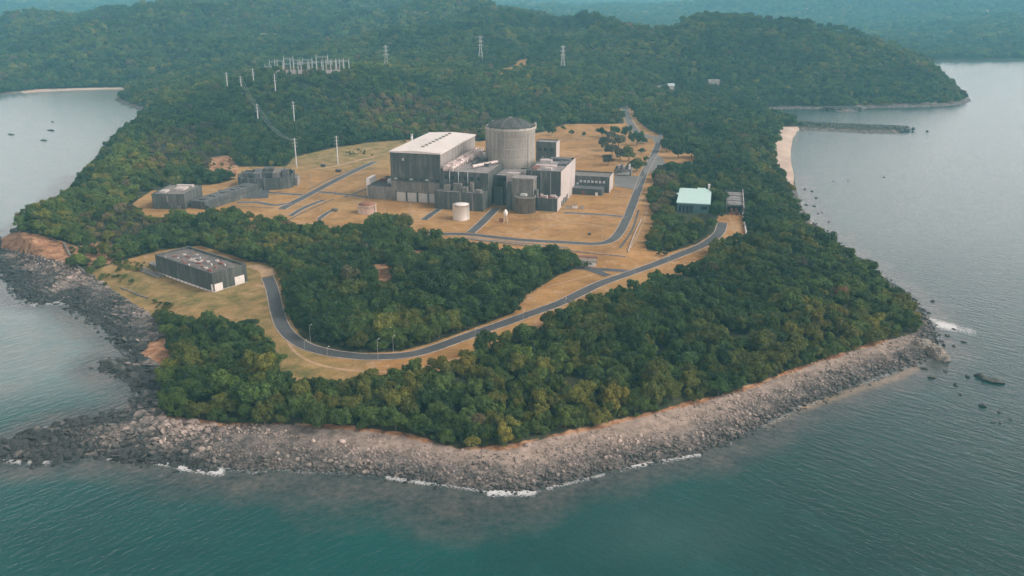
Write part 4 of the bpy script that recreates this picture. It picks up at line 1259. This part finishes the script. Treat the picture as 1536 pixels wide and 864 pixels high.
def instancer(name, coll, P_, rot, scl, idx, tints=None):
    me = bpy.data.meshes.new(name); me.vertices.add(len(P_)); me.vertices.foreach_set('co', P_.astype(np.float32).ravel())
    for nm, typ, key, arr in (('rot', 'FLOAT_VECTOR', 'vector', rot), ('scl', 'FLOAT_VECTOR', 'vector', scl), ('idx', 'INT', 'value', idx)):
        a_ = me.attributes.new(nm, typ, 'POINT'); a_.data.foreach_set(key, np.ascontiguousarray(arr, np.int32 if typ == 'INT' else np.float32).ravel())
    if tints is not None:
        colour_attr(me, 'tint', np.c_[tints, np.ones(len(P_))])
    o = bpy.data.objects.new(name, me); COL.objects.link(o)
    ng = bpy.data.node_groups.new(name, 'GeometryNodeTree')
    ng.interface.new_socket('Geometry', in_out='INPUT', socket_type='NodeSocketGeometry'); ng.interface.new_socket('Geometry', in_out='OUTPUT', socket_type='NodeSocketGeometry')
    nd = ng.nodes
    gi = nd.new('NodeGroupInput'); go = nd.new('NodeGroupOutput')
    ip = nd.new('GeometryNodeInstanceOnPoints'); ci = nd.new('GeometryNodeCollectionInfo')
    ci.inputs['Collection'].default_value = coll; ci.inputs['Separate Children'].default_value = True; ci.inputs['Reset Children'].default_value = True
    ip.inputs['Pick Instance'].default_value = True

    def na(nm, typ):
        q = nd.new('GeometryNodeInputNamedAttribute'); q.data_type = typ; q.inputs['Name'].default_value = nm; return q.outputs['Attribute']
    ng.links.new(gi.outputs[0], ip.inputs['Points']); ng.links.new(ci.outputs[0], ip.inputs['Instance'])
    ng.links.new(na('idx', 'INT'), ip.inputs['Instance Index'])
    e2r = nd.new('FunctionNodeEulerToRotation'); ng.links.new(na('rot', 'FLOAT_VECTOR'), e2r.inputs[0]); ng.links.new(e2r.outputs[0], ip.inputs['Rotation'])
    ng.links.new(na('scl', 'FLOAT_VECTOR'), ip.inputs['Scale']); ng.links.new(ip.outputs[0], go.inputs[0])
    md = o.modifiers.new('scatter', 'NODES'); md.node_group = ng
    return tag(o, kind='stuff')


# candidates on jittered grids that widen with distance
def grid(sp, y0, y1):
    xs = np.arange(-y1 * .68, y1 * .68, sp); ys = np.arange(y0, y1, sp)
    X, Y = np.meshgrid(xs, ys); X = X.ravel() + rng.uniform(-.45, .45, X.size) * sp; Y = Y.ravel() + rng.uniform(-.45, .45, Y.size) * sp
    s = np.abs(X) < Y * .64 + 40
    return X[s], Y[s], np.full(s.sum(), sp)


parts = [grid(5.2, 290, 620), grid(6.1, 620, 1050), grid(8., 1050, 1700), grid(11.5, 1700, 2700), grid(18, 2700, 4600), grid(34, 4600, 9800)]
parts.append(grid(5.0, 290, 640)); n_up = sum(q[0].size for q in parts[:-1])
tx = np.concatenate([q[0] for q in parts]); ty = np.concatenate([q[1] for q in parts]); tsp = np.concatenate([q[2] for q in parts]); low = np.arange(tx.size) >= n_up
tz, td = height(tx, ty, True)
px_, py_ = proj(tx, ty, tz)
ok = (td > 7) & (px_ > -130) & (px_ < 1670) & (py_ > -120)
near = ty < 1250
clear = np.zeros(tx.size, bool)
for P_ in (LAWN, PUMP, COURT, BEACH, WEST, BLUFF, CAPE, REDPATCH, REDPATCH2, BACKSAND, REDBANK):
    clear |= inside(px_, py_, P_) & near
ok &= ~clear
ok &= ~(inside(px_, py_, BLUFFLOW) & near & (rng.random(tx.size) < .75))
# paved and built ground
uu = (tx - O2[0]) * CA + (ty - O2[1]) * SA; vv = -(tx - O2[0]) * SA + (ty - O2[1]) * CA
ok &= ~((uu > -25) & (uu < 205) & (vv > -60) & (vv < 190) & (inside(px_, py_, LAWN)))
ok &= ~((tx > 128) & (tx < 172) & (ty > 652) & (ty < 752) & (np.abs(tx - 146 - (ty - 700) * .23) < 16))
ok &= ~((np.abs(tx - 178 - (ty - 684) * .23) < 10) & (ty > 676) & (ty < 752))
ok &= ~((tx > -300) & (tx < -262) & (ty > 694) & (ty < 742)); ok &= ~((np.hypot(tx + 222, ty - 792) < 32))
sl = seg_dist(tx, ty, CURVE, False); ok &= ~((sl < 7) & near)
# groin: no trees; the low rubble points by the far bay too
ok &= ~(inside(px_, py_, [(1196, 182), (1365, 182), (1365, 206), (1196, 206)]) & near)
ok &= ~inside(px_, py_, [(1235, 160), (1292, 160), (1292, 172), (1235, 172)])
swy = (np.abs(px_ - 460) < 66) & (py_ > 99) & (py_ < 113) & (ty < 1450)
ok &= ~(swy & (rng.random(tx.size) < .85))
ok &= ~(((px_ < 1020) & (px_ > 980) & (np.abs(py_ - 134) < 5) | (np.abs(px_ - 1071) < 14) & (np.abs(py_ - 127) < 5)) & (ty < 1600))
# thinner scrub
SCRUB = [[(215, 205), (330, 185), (355, 235), (310, 262), (230, 262)], [(120, 330), (240, 300), (250, 345), (150, 385)]]
scr = np.zeros(tx.size, bool)
for P_ in SCRUB:
    scr |= inside(px_, py_, P_) & near
ok &= ~(scr & (rng.random(tx.size) < .3))
glade = (ty > 1150) & (fbm(tx / 110 + 60, ty / 110, 3) > .27)
ok &= ~(glade & (rng.random(tx.size) < .8))
ok &= ~(near & (vnoise(tx / 16 + 3, ty / 16) < .10))
s = ok
low = low[s]
tx, ty, tz, td, tsp, px_, py_, scr = tx[s], ty[s], tz[s], td[s], tsp[s], px_[s], py_[s], scr[s]
n = tx.size
base = np.where(tsp < 5.4, .9, np.where(tsp < 6.3, 1., tsp / 7.2))
sc = base * rng.uniform(.58, 1.35, n) * (1 + .25 * (vnoise(tx / 30, ty / 30) - .5))
tall = inside(px_, py_, [(560, 322), (640, 330), (665, 385), (600, 400), (545, 375)]) | inside(px_, py_, [(430, 440), (700, 420), (860, 395), (780, 470), (640, 520), (480, 520), (430, 470)])
sc *= np.where(tall, 1.35, 1)
sc *= np.where(scr, .75, 1)
big = (rng.random(n) < .10) & (ty < 1050); sc[big] *= 1.35
sc *= np.clip(.45 + td / 22, .5, 1)
sc[low] *= .5
# tint by zone
pr = np.tile([.34, .38, .19, .04, .05], (n, 1))
frontz = inside(px_, py_, [(240, 480), (430, 560), (640, 545), (900, 450), (1080, 375), (1400, 480), (1300, 560), (700, 690), (240, 640)])
pr[frontz] = [.27, .36, .27, .08, .02]
yel = inside(px_, py_, [(860, 600), (1080, 545), (1180, 500), (1250, 480), (1200, 540), (900, 660)]) & (ty < 600)
pr[yel] = [.12, .28, .36, .22, .02]
brn = inside(px_, py_, [(530, 150), (640, 150), (740, 185), (720, 212), (560, 205)]) | inside(px_, py_, [(985, 255), (1015, 250), (1012, 330), (975, 330)]) | inside(px_, py_, [(990, 320), (1060, 318), (1060, 345), (990, 345)])
pr[scr] = [.15, .2, .2, .05, .4]; pr[brn & near[s]] = [.12, .18, .15, .05, .5]
cum = pr.cumsum(1); clus = fbm(tx / 26 + 40, ty / 26, 3); clus = np.argsort(np.argsort(clus)) / n
tint = ((.45 * rng.random(n) + .55 * clus)[:, None] * 1.02 - .01 > cum).sum(1).clip(0, 4)
odd = rng.random(n) < .2; tint[odd] = (rng.random(n)[:, None] > cum).sum(1).clip(0, 4)[odd]
shape = rng.integers(0, 8, n)
rz = rng.uniform(0, 6.28, n)
zs = sc * rng.uniform(.85, 1.2, n)
# the 300 that show largest become things of their own
show = (px_ > -20) & (px_ < 1556) & (py_ > 0) & (py_ < 870)
size = np.where(show, sc / np.hypot(tx, ty) * (1 - .25 * inside(px_, py_, BEACH)), 0)
order = np.argsort(-size)[:282]
solo = np.zeros(n, bool); solo[order] = True


def zone_of(i):
    x, y = px_[i], py_[i]
    if x < 470 and y > 470:
        return 'in the west thicket below the pump house lawn', 'trees of the west thicket'
    if inside(np.array(x), np.array(y), [(395, 330), (640, 340), (870, 395), (780, 470), (640, 525), (480, 525), (425, 470)]):
        return 'in the tall wood inside the bend of the curving road', 'trees of the wood inside the road bend'
    if x > 1000:
        return 'in the seaward end of the front thicket', 'trees of the seaward front thicket'
    return 'in the front thicket between boulder shore and curving road', 'trees of the front thicket'


for i in order:
    tn, rgb = TINTS[tint[i]]
    zt, gt = zone_of(i)
    t = thing('tree', '%s broadleaf tree %s' % (tn, zt), 'tree', (tx[i], ty[i], tz[i]), rz[i], gt + ', ' + tn)
    t.scale = (sc[i], sc[i], zs[i])
    for nm, me_ in (('crown', CROWNS[shape[i]]), ('trunk', TRUNK)):
        o = bpy.data.objects.new(nm, me_); o.parent = t; COL.objects.link(o)
        if nm == 'crown':
            o.color = (*rgb, 1)
# shrubs on the lawn edges
for x0, x1, y0, y1, m_ in ((172, 218, 394, 408, 26), (232, 262, 452, 472, 14), (300, 380, 486, 500, 14), (150, 200, 412, 430, 10), (690, 760, 376, 384, 16), (985, 1000, 345, 384, 12), (310, 350, 240, 262, 12), (395, 425, 330, 336, 8), (520, 560, 226, 234, 14), (600, 640, 210, 220, 10), (100, 128, 374, 392, 12)):
    q = np.array([place(rng.uniform(x0, x1), rng.uniform(y0, y1)) for _ in range(m_)]); gs = rng.uniform(.2, .48, m_)
    tx = np.r_[tx, q[:, 0]]; ty = np.r_[ty, q[:, 1]]; tz = np.r_[tz, q[:, 2]]
    sc = np.r_[sc, gs]; zs = np.r_[zs, gs * .8]; rz = np.r_[rz, rng.uniform(0, 6, m_)]; tint = np.r_[tint, rng.integers(0, 3, m_)]; shape = np.r_[shape, rng.integers(0, 8, m_)]; solo = np.r_[solo, np.zeros(m_, bool)]
# low scrub on the groin
ga, gb = G(1200, 190, 0), G(1340, 194, 0); ns = 150; sq = rng.random(ns)
gq = ga + (gb - ga) * sq[:, None] + rng.normal(size=(ns, 2)) * 5
tx = np.r_[tx, gq[:, 0]]; ty = np.r_[ty, gq[:, 1]]; tz = np.r_[tz, np.full(ns, 3.)]; gs = rng.uniform(.25, .55, ns) * (1.25 - sq * .6)
sc = np.r_[sc, gs]; zs = np.r_[zs, gs * .8]; rz = np.r_[rz, rng.uniform(0, 6, ns)]; tint = np.r_[tint, rng.integers(0, 2, ns)]; shape = np.r_[shape, rng.integers(0, 8, ns)]
solo = np.r_[solo, np.zeros(ns, bool)]; n = tx.size
r_ = ~solo
instancer('forest', TCOL, np.c_[tx, ty, tz][r_], np.c_[rng.normal(0, .06, n), rng.normal(0, .06, n), rz][r_], np.c_[sc, sc, zs][r_], shape[r_], np.array([q[1] for q in TINTS])[tint][r_])
print('trees', n, 'solo', len(order))

# trees that stand apart
LONE = [(857, 203, 0.84, 0, 'small round dark tree, first of a row on the bare field behind the plant'), (876, 204, 0.73, 0, 'small round dark tree in the middle of the row on the bare field'),
        (903, 206, 1.55, 0, 'round dark tree at the road end of the row on the bare field'), (828, 203, 1.71, 0, 'dark bushy tree beside the top of the round drum'),
        (955, 218, 2.17, 0, 'broad dark tree in the corner between the two plant roads'), (943, 242, 1.94, 2, 'round olive tree next to the switchgear shed'),
        (955, 257, 2.02, 2, 'olive tree at the loop road beside the dark car park'), (1000, 228, 2.02, 0, 'dark tree at the road edge of the small orange clearing'),
        (1017, 238, 1.86, 0, 'dark tree in the middle of the small orange clearing'), (1037, 236, 1.71, 0, 'dark tree at the sea side of the small orange clearing'),
        (908, 226, 2.02, 4, 'greyish tree on the field edge, nearest the field'), (918, 235, 2.02, 4, 'greyish spreading tree by the switchgear shed'), (928, 222, 2.02, 4, 'greyish tree between field and main road, behind the shed trees'),
        (938, 206, 1.55, 1, 'green tree on the verge where the uphill road begins'), (917, 210, 1.71, 4, 'greyish tree at the top edge of the open field'),
        (930, 240, 1.71, 4, 'greyish tree hugging the wall of the switchgear shed'), (1010, 262, 1.71, 1, 'green tree at the foot of the small orange clearing'), (962, 230, 0.84, 1, 'small green tree on the verge strip between the plant roads'), (1090, 371, 0.84, 1, 'small green tree below the orange court'), (945, 195, 0.84, 1, 'small tree hugging the inner bend of the uphill road'), (922, 203, 1.5, 1, 'broad green tree on the bare field where the uphill road bends'), (912, 248, 1.4, 4, 'greyish tree on the field just behind the office roof line'), (964, 215, 1.3, 0, 'dark tree on the verge between road corner and broad dark tree'), (969, 243, 0.9, 1, 'small green tree at the kerb before the road corner'), (1046, 226, 1.6, 0, 'large dark tree at the far sea side edge of the orange clearing'), (990, 262, 1.4, 4, 'brownish tree beside the loop road opposite the car park'), (845, 196, 0.8, 0, 'small dark bush tree between drum and the row on the field')]
for i, (px, py, s_, tn, lab) in enumerate(LONE):
    g = place(px, py)
    t = thing('tree', lab, 'tree', g, i * 1.3); t.scale = (s_, s_, s_)
    for nm, me_ in (('crown', CROWNS[i % 8]), ('trunk', TRUNK)):
        o = bpy.data.objects.new(nm, me_); o.parent = t; COL.objects.link(o)
        if nm == 'crown':
            o.color = (*TINTS[tn][1], 1)
# red bare tree on the seaward slope
g = place(1262, 452)
t = thing('bare_tree', 'reddish leafless tree standing out on the seaward slope of the front thicket', 'tree', g, 0); t.scale = (1.5, 1.5, 1.25)
o = bpy.data.objects.new('crown', bare_mesh(5)); o.parent = t; COL.objects.link(o); o.color = (.2, .1, .08, 1)
o = bpy.data.objects.new('trunk', TRUNK); o.parent = t; COL.objects.link(o)
# palm
g = place(382, 498)
t = thing('palm_tree', 'lone dark palm on the dry lawn beside the curving road', 'palm tree', g, 0)
mb = MB(); mb.tube((0, 0, -.5), (.3, 0, 4), .22, 7, .18); mb.tube((.3, 0, 4), (.2, 0, 6.4), .18, 7, .14); mb.build('trunk', M['trunk'], t)
mb = MB()
for k in range(15):
    a_ = k * 2.4; prev = None; up = .25 + .9 * ((k * 7 % 5) / 5)
    for j in range(6):
        s_ = j / 5 * 2.9; z = 6.4 + up * s_ - .34 * s_ * s_
        c0 = np.array([.2 + s_ * math.cos(a_), s_ * math.sin(a_), z]); w_ = .38 * math.sin(math.pi * (.15 + .8 * j / 5)); sd = np.array([-math.sin(a_), math.cos(a_), 0]) * w_
        if prev is not None:
            mb.add([prev[0] - prev[1] - (0, 0, .2), prev[0], prev[0] + prev[1] - (0, 0, .2), c0 + sd - (0, 0, .2), c0, c0 - sd - (0, 0, .2)], [(0, 1, 4, 5), (1, 2, 3, 4)])
        prev = (c0, sd)
o = mb.build('crown', M['leaf'], t); o.color = (.03, .045, .02, 1)

# ------------------------------------------------------------------ rocks
def rock_mesh(seed, sub=2, flat=.7):
    import bmesh
    r_ = np.random.default_rng(seed)
    bm = bmesh.new(); bmesh.ops.create_icosphere(bm, subdivisions=sub, radius=1)
    pl_ = [(lambda q: q / np.linalg.norm(q))(r_.normal(size=3)) for _ in range(9)]
    ds = r_.uniform(.55, .85, 9)
    for v_ in bm.verts:
        q = np.array(v_.co)
        for a_, b_ in zip(pl_, ds):
            e_ = q @ a_ - b_
            if e_ > 0:
                q = q - a_ * e_ * .9
        q += r_.normal(size=3) * .03
        v_.co = (q[0] * 1.15, q[1] * .9, q[2] * flat)
    me_ = bpy.data.meshes.new('rock'); bm.to_mesh(me_); bm.free(); me_.materials.append(M['rock'])
    return me_


ROCKS = [rock_mesh(40 + i, 2, .55 + .08 * i) for i in range(6)]
RCOL = bpy.data.collections.new('rock_variants')
for i, q in enumerate(ROCKS):
    RCOL.objects.link(bpy.data.objects.new('rock_variant.%03d' % i, q))
bx = rng.uniform(-440, 380, 310000); by = rng.uniform(270, 710, 310000)
bz, bd = height(bx, by, True)
bpx, bpy_ = proj(bx, by, bz)
sel = (bd > -7) & (bpx > -60) & (bpx < 1600) & (inside(bpx, bpy_, BEACH) | inside(bpx, bpy_, WEST) | ((bd < 9) & (bpx > 1000)) | ((bd < 8) & (bpx < 60)))
sel &= ~((inside(bpx, bpy_, BLUFF)) | inside(bpx, bpy_, CAPE))
# gaps of plain shingle
sel &= ~((vnoise(bx / 13, by / 13) > .66) & (bd > 13) & (rng.random(bx.size) < .8))
sel &= ~((bd > 15) & (bpx > 430) & (rng.random(bx.size) < np.clip((bd - 15) / 12, 0, .75)))
sel &= ~((bd < 0) & (rng.random(bx.size) < .5 - bd * .07))
bx, by, bz, bd, bpx = bx[sel], by[sel], bz[sel], bd[sel], bpx[sel]
n = bx.size
rs = rng.lognormal(-.78, .42, n) * np.where(bpx < 330, 1.22, .85) * np.where(bd < 8, 1.35, 1.)
rs = np.clip(rs, .2, 1.9)
wst = np.where((bpx < 300) & (vnoise(bx / 11, by / 11) > .45), 1.7, 1.)
instancer('boulders', RCOL, np.c_[bx, by, bz + rs * .1], np.c_[rng.normal(0, .35, n), rng.normal(0, .35, n), rng.uniform(0, 6.28, n)], np.c_[rs * wst, rs * rng.uniform(.8, 1.2, n) * wst, rs * np.where(wst > 1, .75, 1)], rng.integers(0, 6, n))
print('boulders', n)
# groin and rubble points
RCOL2 = bpy.data.collections.new('rubble_variants')
for i in range(6):
    q = ROCKS[i].copy(); q.materials.clear(); q.materials.append(M['rubble']); RCOL2.objects.link(bpy.data.objects.new('rubble_variant.%03d' % i, q))
gp = []
for (x0, y0, x1, y1, m_, w_) in ((1200, 190, 1354, 195, 1500, 15), (1240, 165, 1286, 165, 320, 9), (1186, 188, 1215, 189, 120, 9)):
    a_, b_ = G(x0, y0, 0), G(x1, y1, 0)
    s_ = rng.random(m_); q = a_ + (b_ - a_) * s_[:, None] + rng.normal(size=(m_, 2)) * w_ * .5
    dz = np.exp(-(((q - a_ - (b_ - a_) * s_[:, None]) ** 2).sum(1)) / w_ ** 2) * 4.2
    gp.append(np.c_[q, dz + .2])
gp = np.concatenate(gp); n = len(gp); rs = rng.uniform(1.2, 2.8, n)
instancer('rubble', RCOL2, gp, np.c_[rng.normal(0, .4, n), rng.normal(0, .4, n), rng.uniform(0, 6.28, n)], np.c_[rs, rs, rs], rng.integers(0, 6, n))
for px, py, h, lab in ((1323, 193, 17, 'thin mast standing on the rubble groin'), (1258, 190, 13, 'short beacon post on the landward half of the groin')):
    g = G(px, py, 2)
    t = thing('beacon_mast', lab, 'mast', (g[0], g[1], 2), 0)
    mb = MB(); mb.tube((0, 0, -1), (0, 0, h), .2, 6, .12); mb.build('post', M['dark'], t)
    mb = MB(); mb.lathe([(.35, h), (.35, h + .8), (.15, h + 1)], 8); mb.build('beacon', M['steel'], t)

# single rocks out in the water
SEA = [(17, 202, 3.4, 'low dark rock in the west bay, at its outer side'), (66, 211, 3., 'small dark rock in the west bay below the twin rocks'), (76, 196, 3.4, 'dark rock in the west bay, lower of the close pair'), (79, 183, 2., 'tiny dark rock in the west bay, upper of the close pair'),
       (1398, 519, 0, ''), (1470, 565, 2.4, 'pale topped rock beside the long flat reef off the point'), (1490, 572, 3.2, 'long flat dark reef off the point'), (1452, 564, 1.6, 'low dark rock landward of the flat reef'),
       (1386, 553, 1.6, 'dark rock just below the big outcrop, closest to the shingle'), (1398, 566, 1.9, 'flat dark rock below the big outcrop'), (1434, 577, 1.5, 'round dark rock alone between the outcrop and the reef'), (1418, 557, 1., 'small rock just under the nose of the outcrop'),
       (1421, 503, 1.6, 'dark rock at the breaking wave beyond the point'), (1431, 494, 1.3, 'small rock beside the breaking wave'), (1446, 513, 1.3, 'small rock alone off the point'), (1413, 512, 1.4, 'dark rock touching the outer side of the outcrop'), (1431, 519, 1.1, 'low rock near the outcrop tip'),
       (1474, 609, 1.6, 'dark rock in the open water below the reef'), (1499, 618, 1.1, 'small rock below the reef, farther out'), (1516, 629, .9, 'small rock farthest out below the reef'), (1490, 633, .9, 'small rock in the lowest pair off the point'), (1500, 634, .9, 'small rock beside the lowest one off the point'), (1441, 592, .9, 'tiny rock under the round dark rock'),
       (1399, 452, 1.2, 'small rock in the water along the wooded east shore, below the corner'), (1373, 453, 1.6, 'rock at the foot of the wooded east slope'), (1393, 469, 1.2, 'rock close to the east boulder edge'), (1306, 390, 1.2, 'lone small rock beside the steep wooded east shore'),
       (1207, 284, 2.2, 'first dark rock of the ledge rocks off the east wood'), (1218, 287, 1.8, 'second dark rock of the ledge rocks off the east wood'), (1224, 297, 1.8, 'round dark rock between the two ledges off the east wood'), (1209, 307, 2.4, 'dark ledge rock hugging the east wood'), (1221, 309, 1.9, 'dark rock at the tip of the lower ledge'),
       (1227, 320, 1.6, 'small dark rock just below the lower ledge'), (1233, 319, 1.2, 'tiny rock beside the one below the lower ledge'), (1243, 333, 1.2, 'small rock off the bend of the east wood'), (1326, 266, 1.6, 'lone dark rock far out in the pale east bay'), (1272, 271, 1.6, 'low rock in the middle of the pale east bay'), (1250, 272, 1.4, 'low rock nearer the beach in the pale east bay'), (1225, 210, 1.4, 'rock off the sandy beach below the groin'), (1214, 200, 1.7, 'rock beside the root of the groin'),
       (164, 545, 4., 'long dark slab jutting into the west cove'), (176, 553, 3.6, 'dark slab behind the jutting one in the west cove'), (186, 540, 3., 'dark hump at the root of the jutting slabs')]
SROCKS = []
for q in ROCKS:
    q = q.copy(); q.materials.clear(); q.materials.append(M['rubble']); SROCKS.append(q)
for i, (px, py, r_, lab) in enumerate(SEA):
    if r_ == 0:
        continue
    g = place(px, py)
    if 1195 < px < 1335 and py < 340:
        r_ = r_ * .75
    o = bpy.data.objects.new('sea_rock', SROCKS[i % 6]); COL.objects.link(o)
    o.location = (g[0], g[1], g[2] + .12 * r_); o.rotation_euler = (0, 0, i * 1.1 if r_ < 2.8 else -.45); ln_ = 1.9 if r_ > 2.8 else 1.3
    o.scale = (r_ * ln_, r_ * .9, r_ * .62)
    tag(o, lab, 'rock', 'single rocks in the water')
# the big outcrop at the point: layered ridge
import bmesh
bm = bmesh.new()
a_, b_ = G(1370, 512, 1.5), G(1426, 541, 0)
d_ = (b_ - a_); Lr = np.hypot(*d_); d_ /= Lr; nrm_ = np.array([-d_[1], d_[0]])
nu, nv = 60, 30
vv_ = [[None] * nv for _ in range(nu)]
for i in range(nu):
    for j in range(nv):
        s_ = i / (nu - 1); q = j / (nv - 1) * 2 - 1
        wd_ = 5.2 * (math.sin(math.pi * min(.98, .1 + s_ * .9)) ** .5) + 1
        c_ = a_ + d_ * (s_ * Lr) + nrm_ * (q * wd_ + 2. * math.sin(s_ * 5))
        hh_ = (1 - abs(q) ** 3) * (2.6 + 2.2 * math.sin(s_ * 6.3 + .6) ** 2) * (.75 + .4 * s_)
        hh_ = hh_ + float(fbm(np.array(c_[0] / 3), np.array(c_[1] / 3), 4)) * 4.4
        hh_ = round(hh_ * 1.1) / 1.1 * .7 + hh_ * .3
        if abs(q) > .98 or i in (0, nu - 1):
            hh_ = -1.5
        vv_[i][j] = bm.verts.new((c_[0], c_[1], hh_ - .2))
for i in range(nu - 1):
    for j in range(nv - 1):
        bm.faces.new((vv_[i][j], vv_[i + 1][j], vv_[i + 1][j + 1], vv_[i][j + 1]))
bmesh.ops.recalc_face_normals(bm, faces=bm.faces)
me = bpy.data.meshes.new('rock_outcrop'); bm.to_mesh(me); bm.free(); me.materials.append(M['outcrop'])
o = bpy.data.objects.new('rock_outcrop', me); COL.objects.link(o); tag(o, 'big layered rock outcrop reaching into the sea at the tip of the pale shingle', 'rock outcrop')

# ------------------------------------------------------------------ air
hz = MB(); hz.box(-8800, 8800, -60, 11000, -7, 252)
m = bpy.data.materials.new('haze'); m.use_nodes = True; nt = m.node_tree; nt.nodes.remove(nt.nodes['Principled BSDF'])
pv = nt.nodes.new('ShaderNodeVolumePrincipled'); pv.inputs['Color'].default_value = (.29, .78, .98, 1); pv.inputs['Density'].default_value = .000125
pv.inputs['Anisotropy'].default_value = .0
nt.links.new(pv.outputs[0], nt.nodes['Material Output'].inputs['Volume'])
o = hz.build('haze', m); tag(o, kind='stuff')

# ------------------------------------------------------------------ light, camera
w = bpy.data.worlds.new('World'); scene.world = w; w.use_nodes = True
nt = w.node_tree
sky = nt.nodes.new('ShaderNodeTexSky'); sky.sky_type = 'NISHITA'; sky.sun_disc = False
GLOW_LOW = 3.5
SUN_AZ, SUN_EL = 100., 44.                    # from the camera's forward direction toward the right
sky.sun_elevation = R(SUN_EL); sky.sun_rotation = R(SUN_AZ)
sky.air_density = 1.; sky.dust_density = 4.; sky.ozone_density = 1.; sky.altitude = 50
hs = nt.nodes.new('ShaderNodeHueSaturation'); hs.inputs['Saturation'].default_value = .15
nt.links.new(sky.outputs[0], hs.inputs['Color'])
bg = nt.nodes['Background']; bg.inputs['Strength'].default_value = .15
geo = nt.nodes.new('ShaderNodeTexCoord'); sx = nt.nodes.new('ShaderNodeSeparateXYZ'); nt.links.new(geo.outputs['Generated'], sx.inputs[0])
mr = nt.nodes.new('ShaderNodeMapRange'); mr.interpolation_type = 'SMOOTHSTEP'       # overcast: low sky boosted all round to brighten the water's reflections
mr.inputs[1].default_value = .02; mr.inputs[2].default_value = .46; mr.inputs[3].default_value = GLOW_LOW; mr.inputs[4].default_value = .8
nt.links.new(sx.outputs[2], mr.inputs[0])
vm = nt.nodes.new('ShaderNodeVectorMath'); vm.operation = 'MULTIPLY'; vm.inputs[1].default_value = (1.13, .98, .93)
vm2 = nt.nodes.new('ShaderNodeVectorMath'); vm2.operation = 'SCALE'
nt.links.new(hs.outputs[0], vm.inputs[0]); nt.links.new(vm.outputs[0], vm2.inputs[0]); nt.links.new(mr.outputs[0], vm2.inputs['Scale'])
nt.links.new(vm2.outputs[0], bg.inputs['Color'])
ld = bpy.data.lights.new('sun', 'SUN'); ld.energy = .9; ld.angle = R(12); ld.color = (1, .95, .88)
lo = bpy.data.objects.new('sun', ld); COL.objects.link(lo)
sd = Vector((math.sin(R(SUN_AZ)) * math.cos(R(SUN_EL)), math.cos(R(SUN_AZ)) * math.cos(R(SUN_EL)), math.sin(R(SUN_EL))))
lo.rotation_euler = (-sd).to_track_quat('-Z', 'Y').to_euler()
cd = bpy.data.cameras.new('camera'); cam = bpy.data.objects.new('camera', cd); COL.objects.link(cam)
cd.sensor_width = 36; cd.lens = 36 * FPX / 1536; cd.clip_start = 1; cd.clip_end = 30000
cam.location = (0, 0, CAMH); cam.rotation_euler = (math.pi / 2 - PITCH, 0, 0)
scene.camera = cam
vs_ = scene.view_settings
vs_.view_transform = 'Standard'; vs_.look = 'None'; vs_.gamma = 1; vs_.exposure = .44; vs_.use_curve_mapping = False
scene.render.engine = 'CYCLES'
cy = scene.cycles
cy.use_denoising = True; cy.max_bounces = 4; cy.diffuse_bounces = 2; cy.glossy_bounces = 2; cy.transmission_bounces = 1; cy.volume_bounces = 1; cy.transparent_max_bounces = 4
cy.use_adaptive_sampling = True; cy.adaptive_threshold = .02
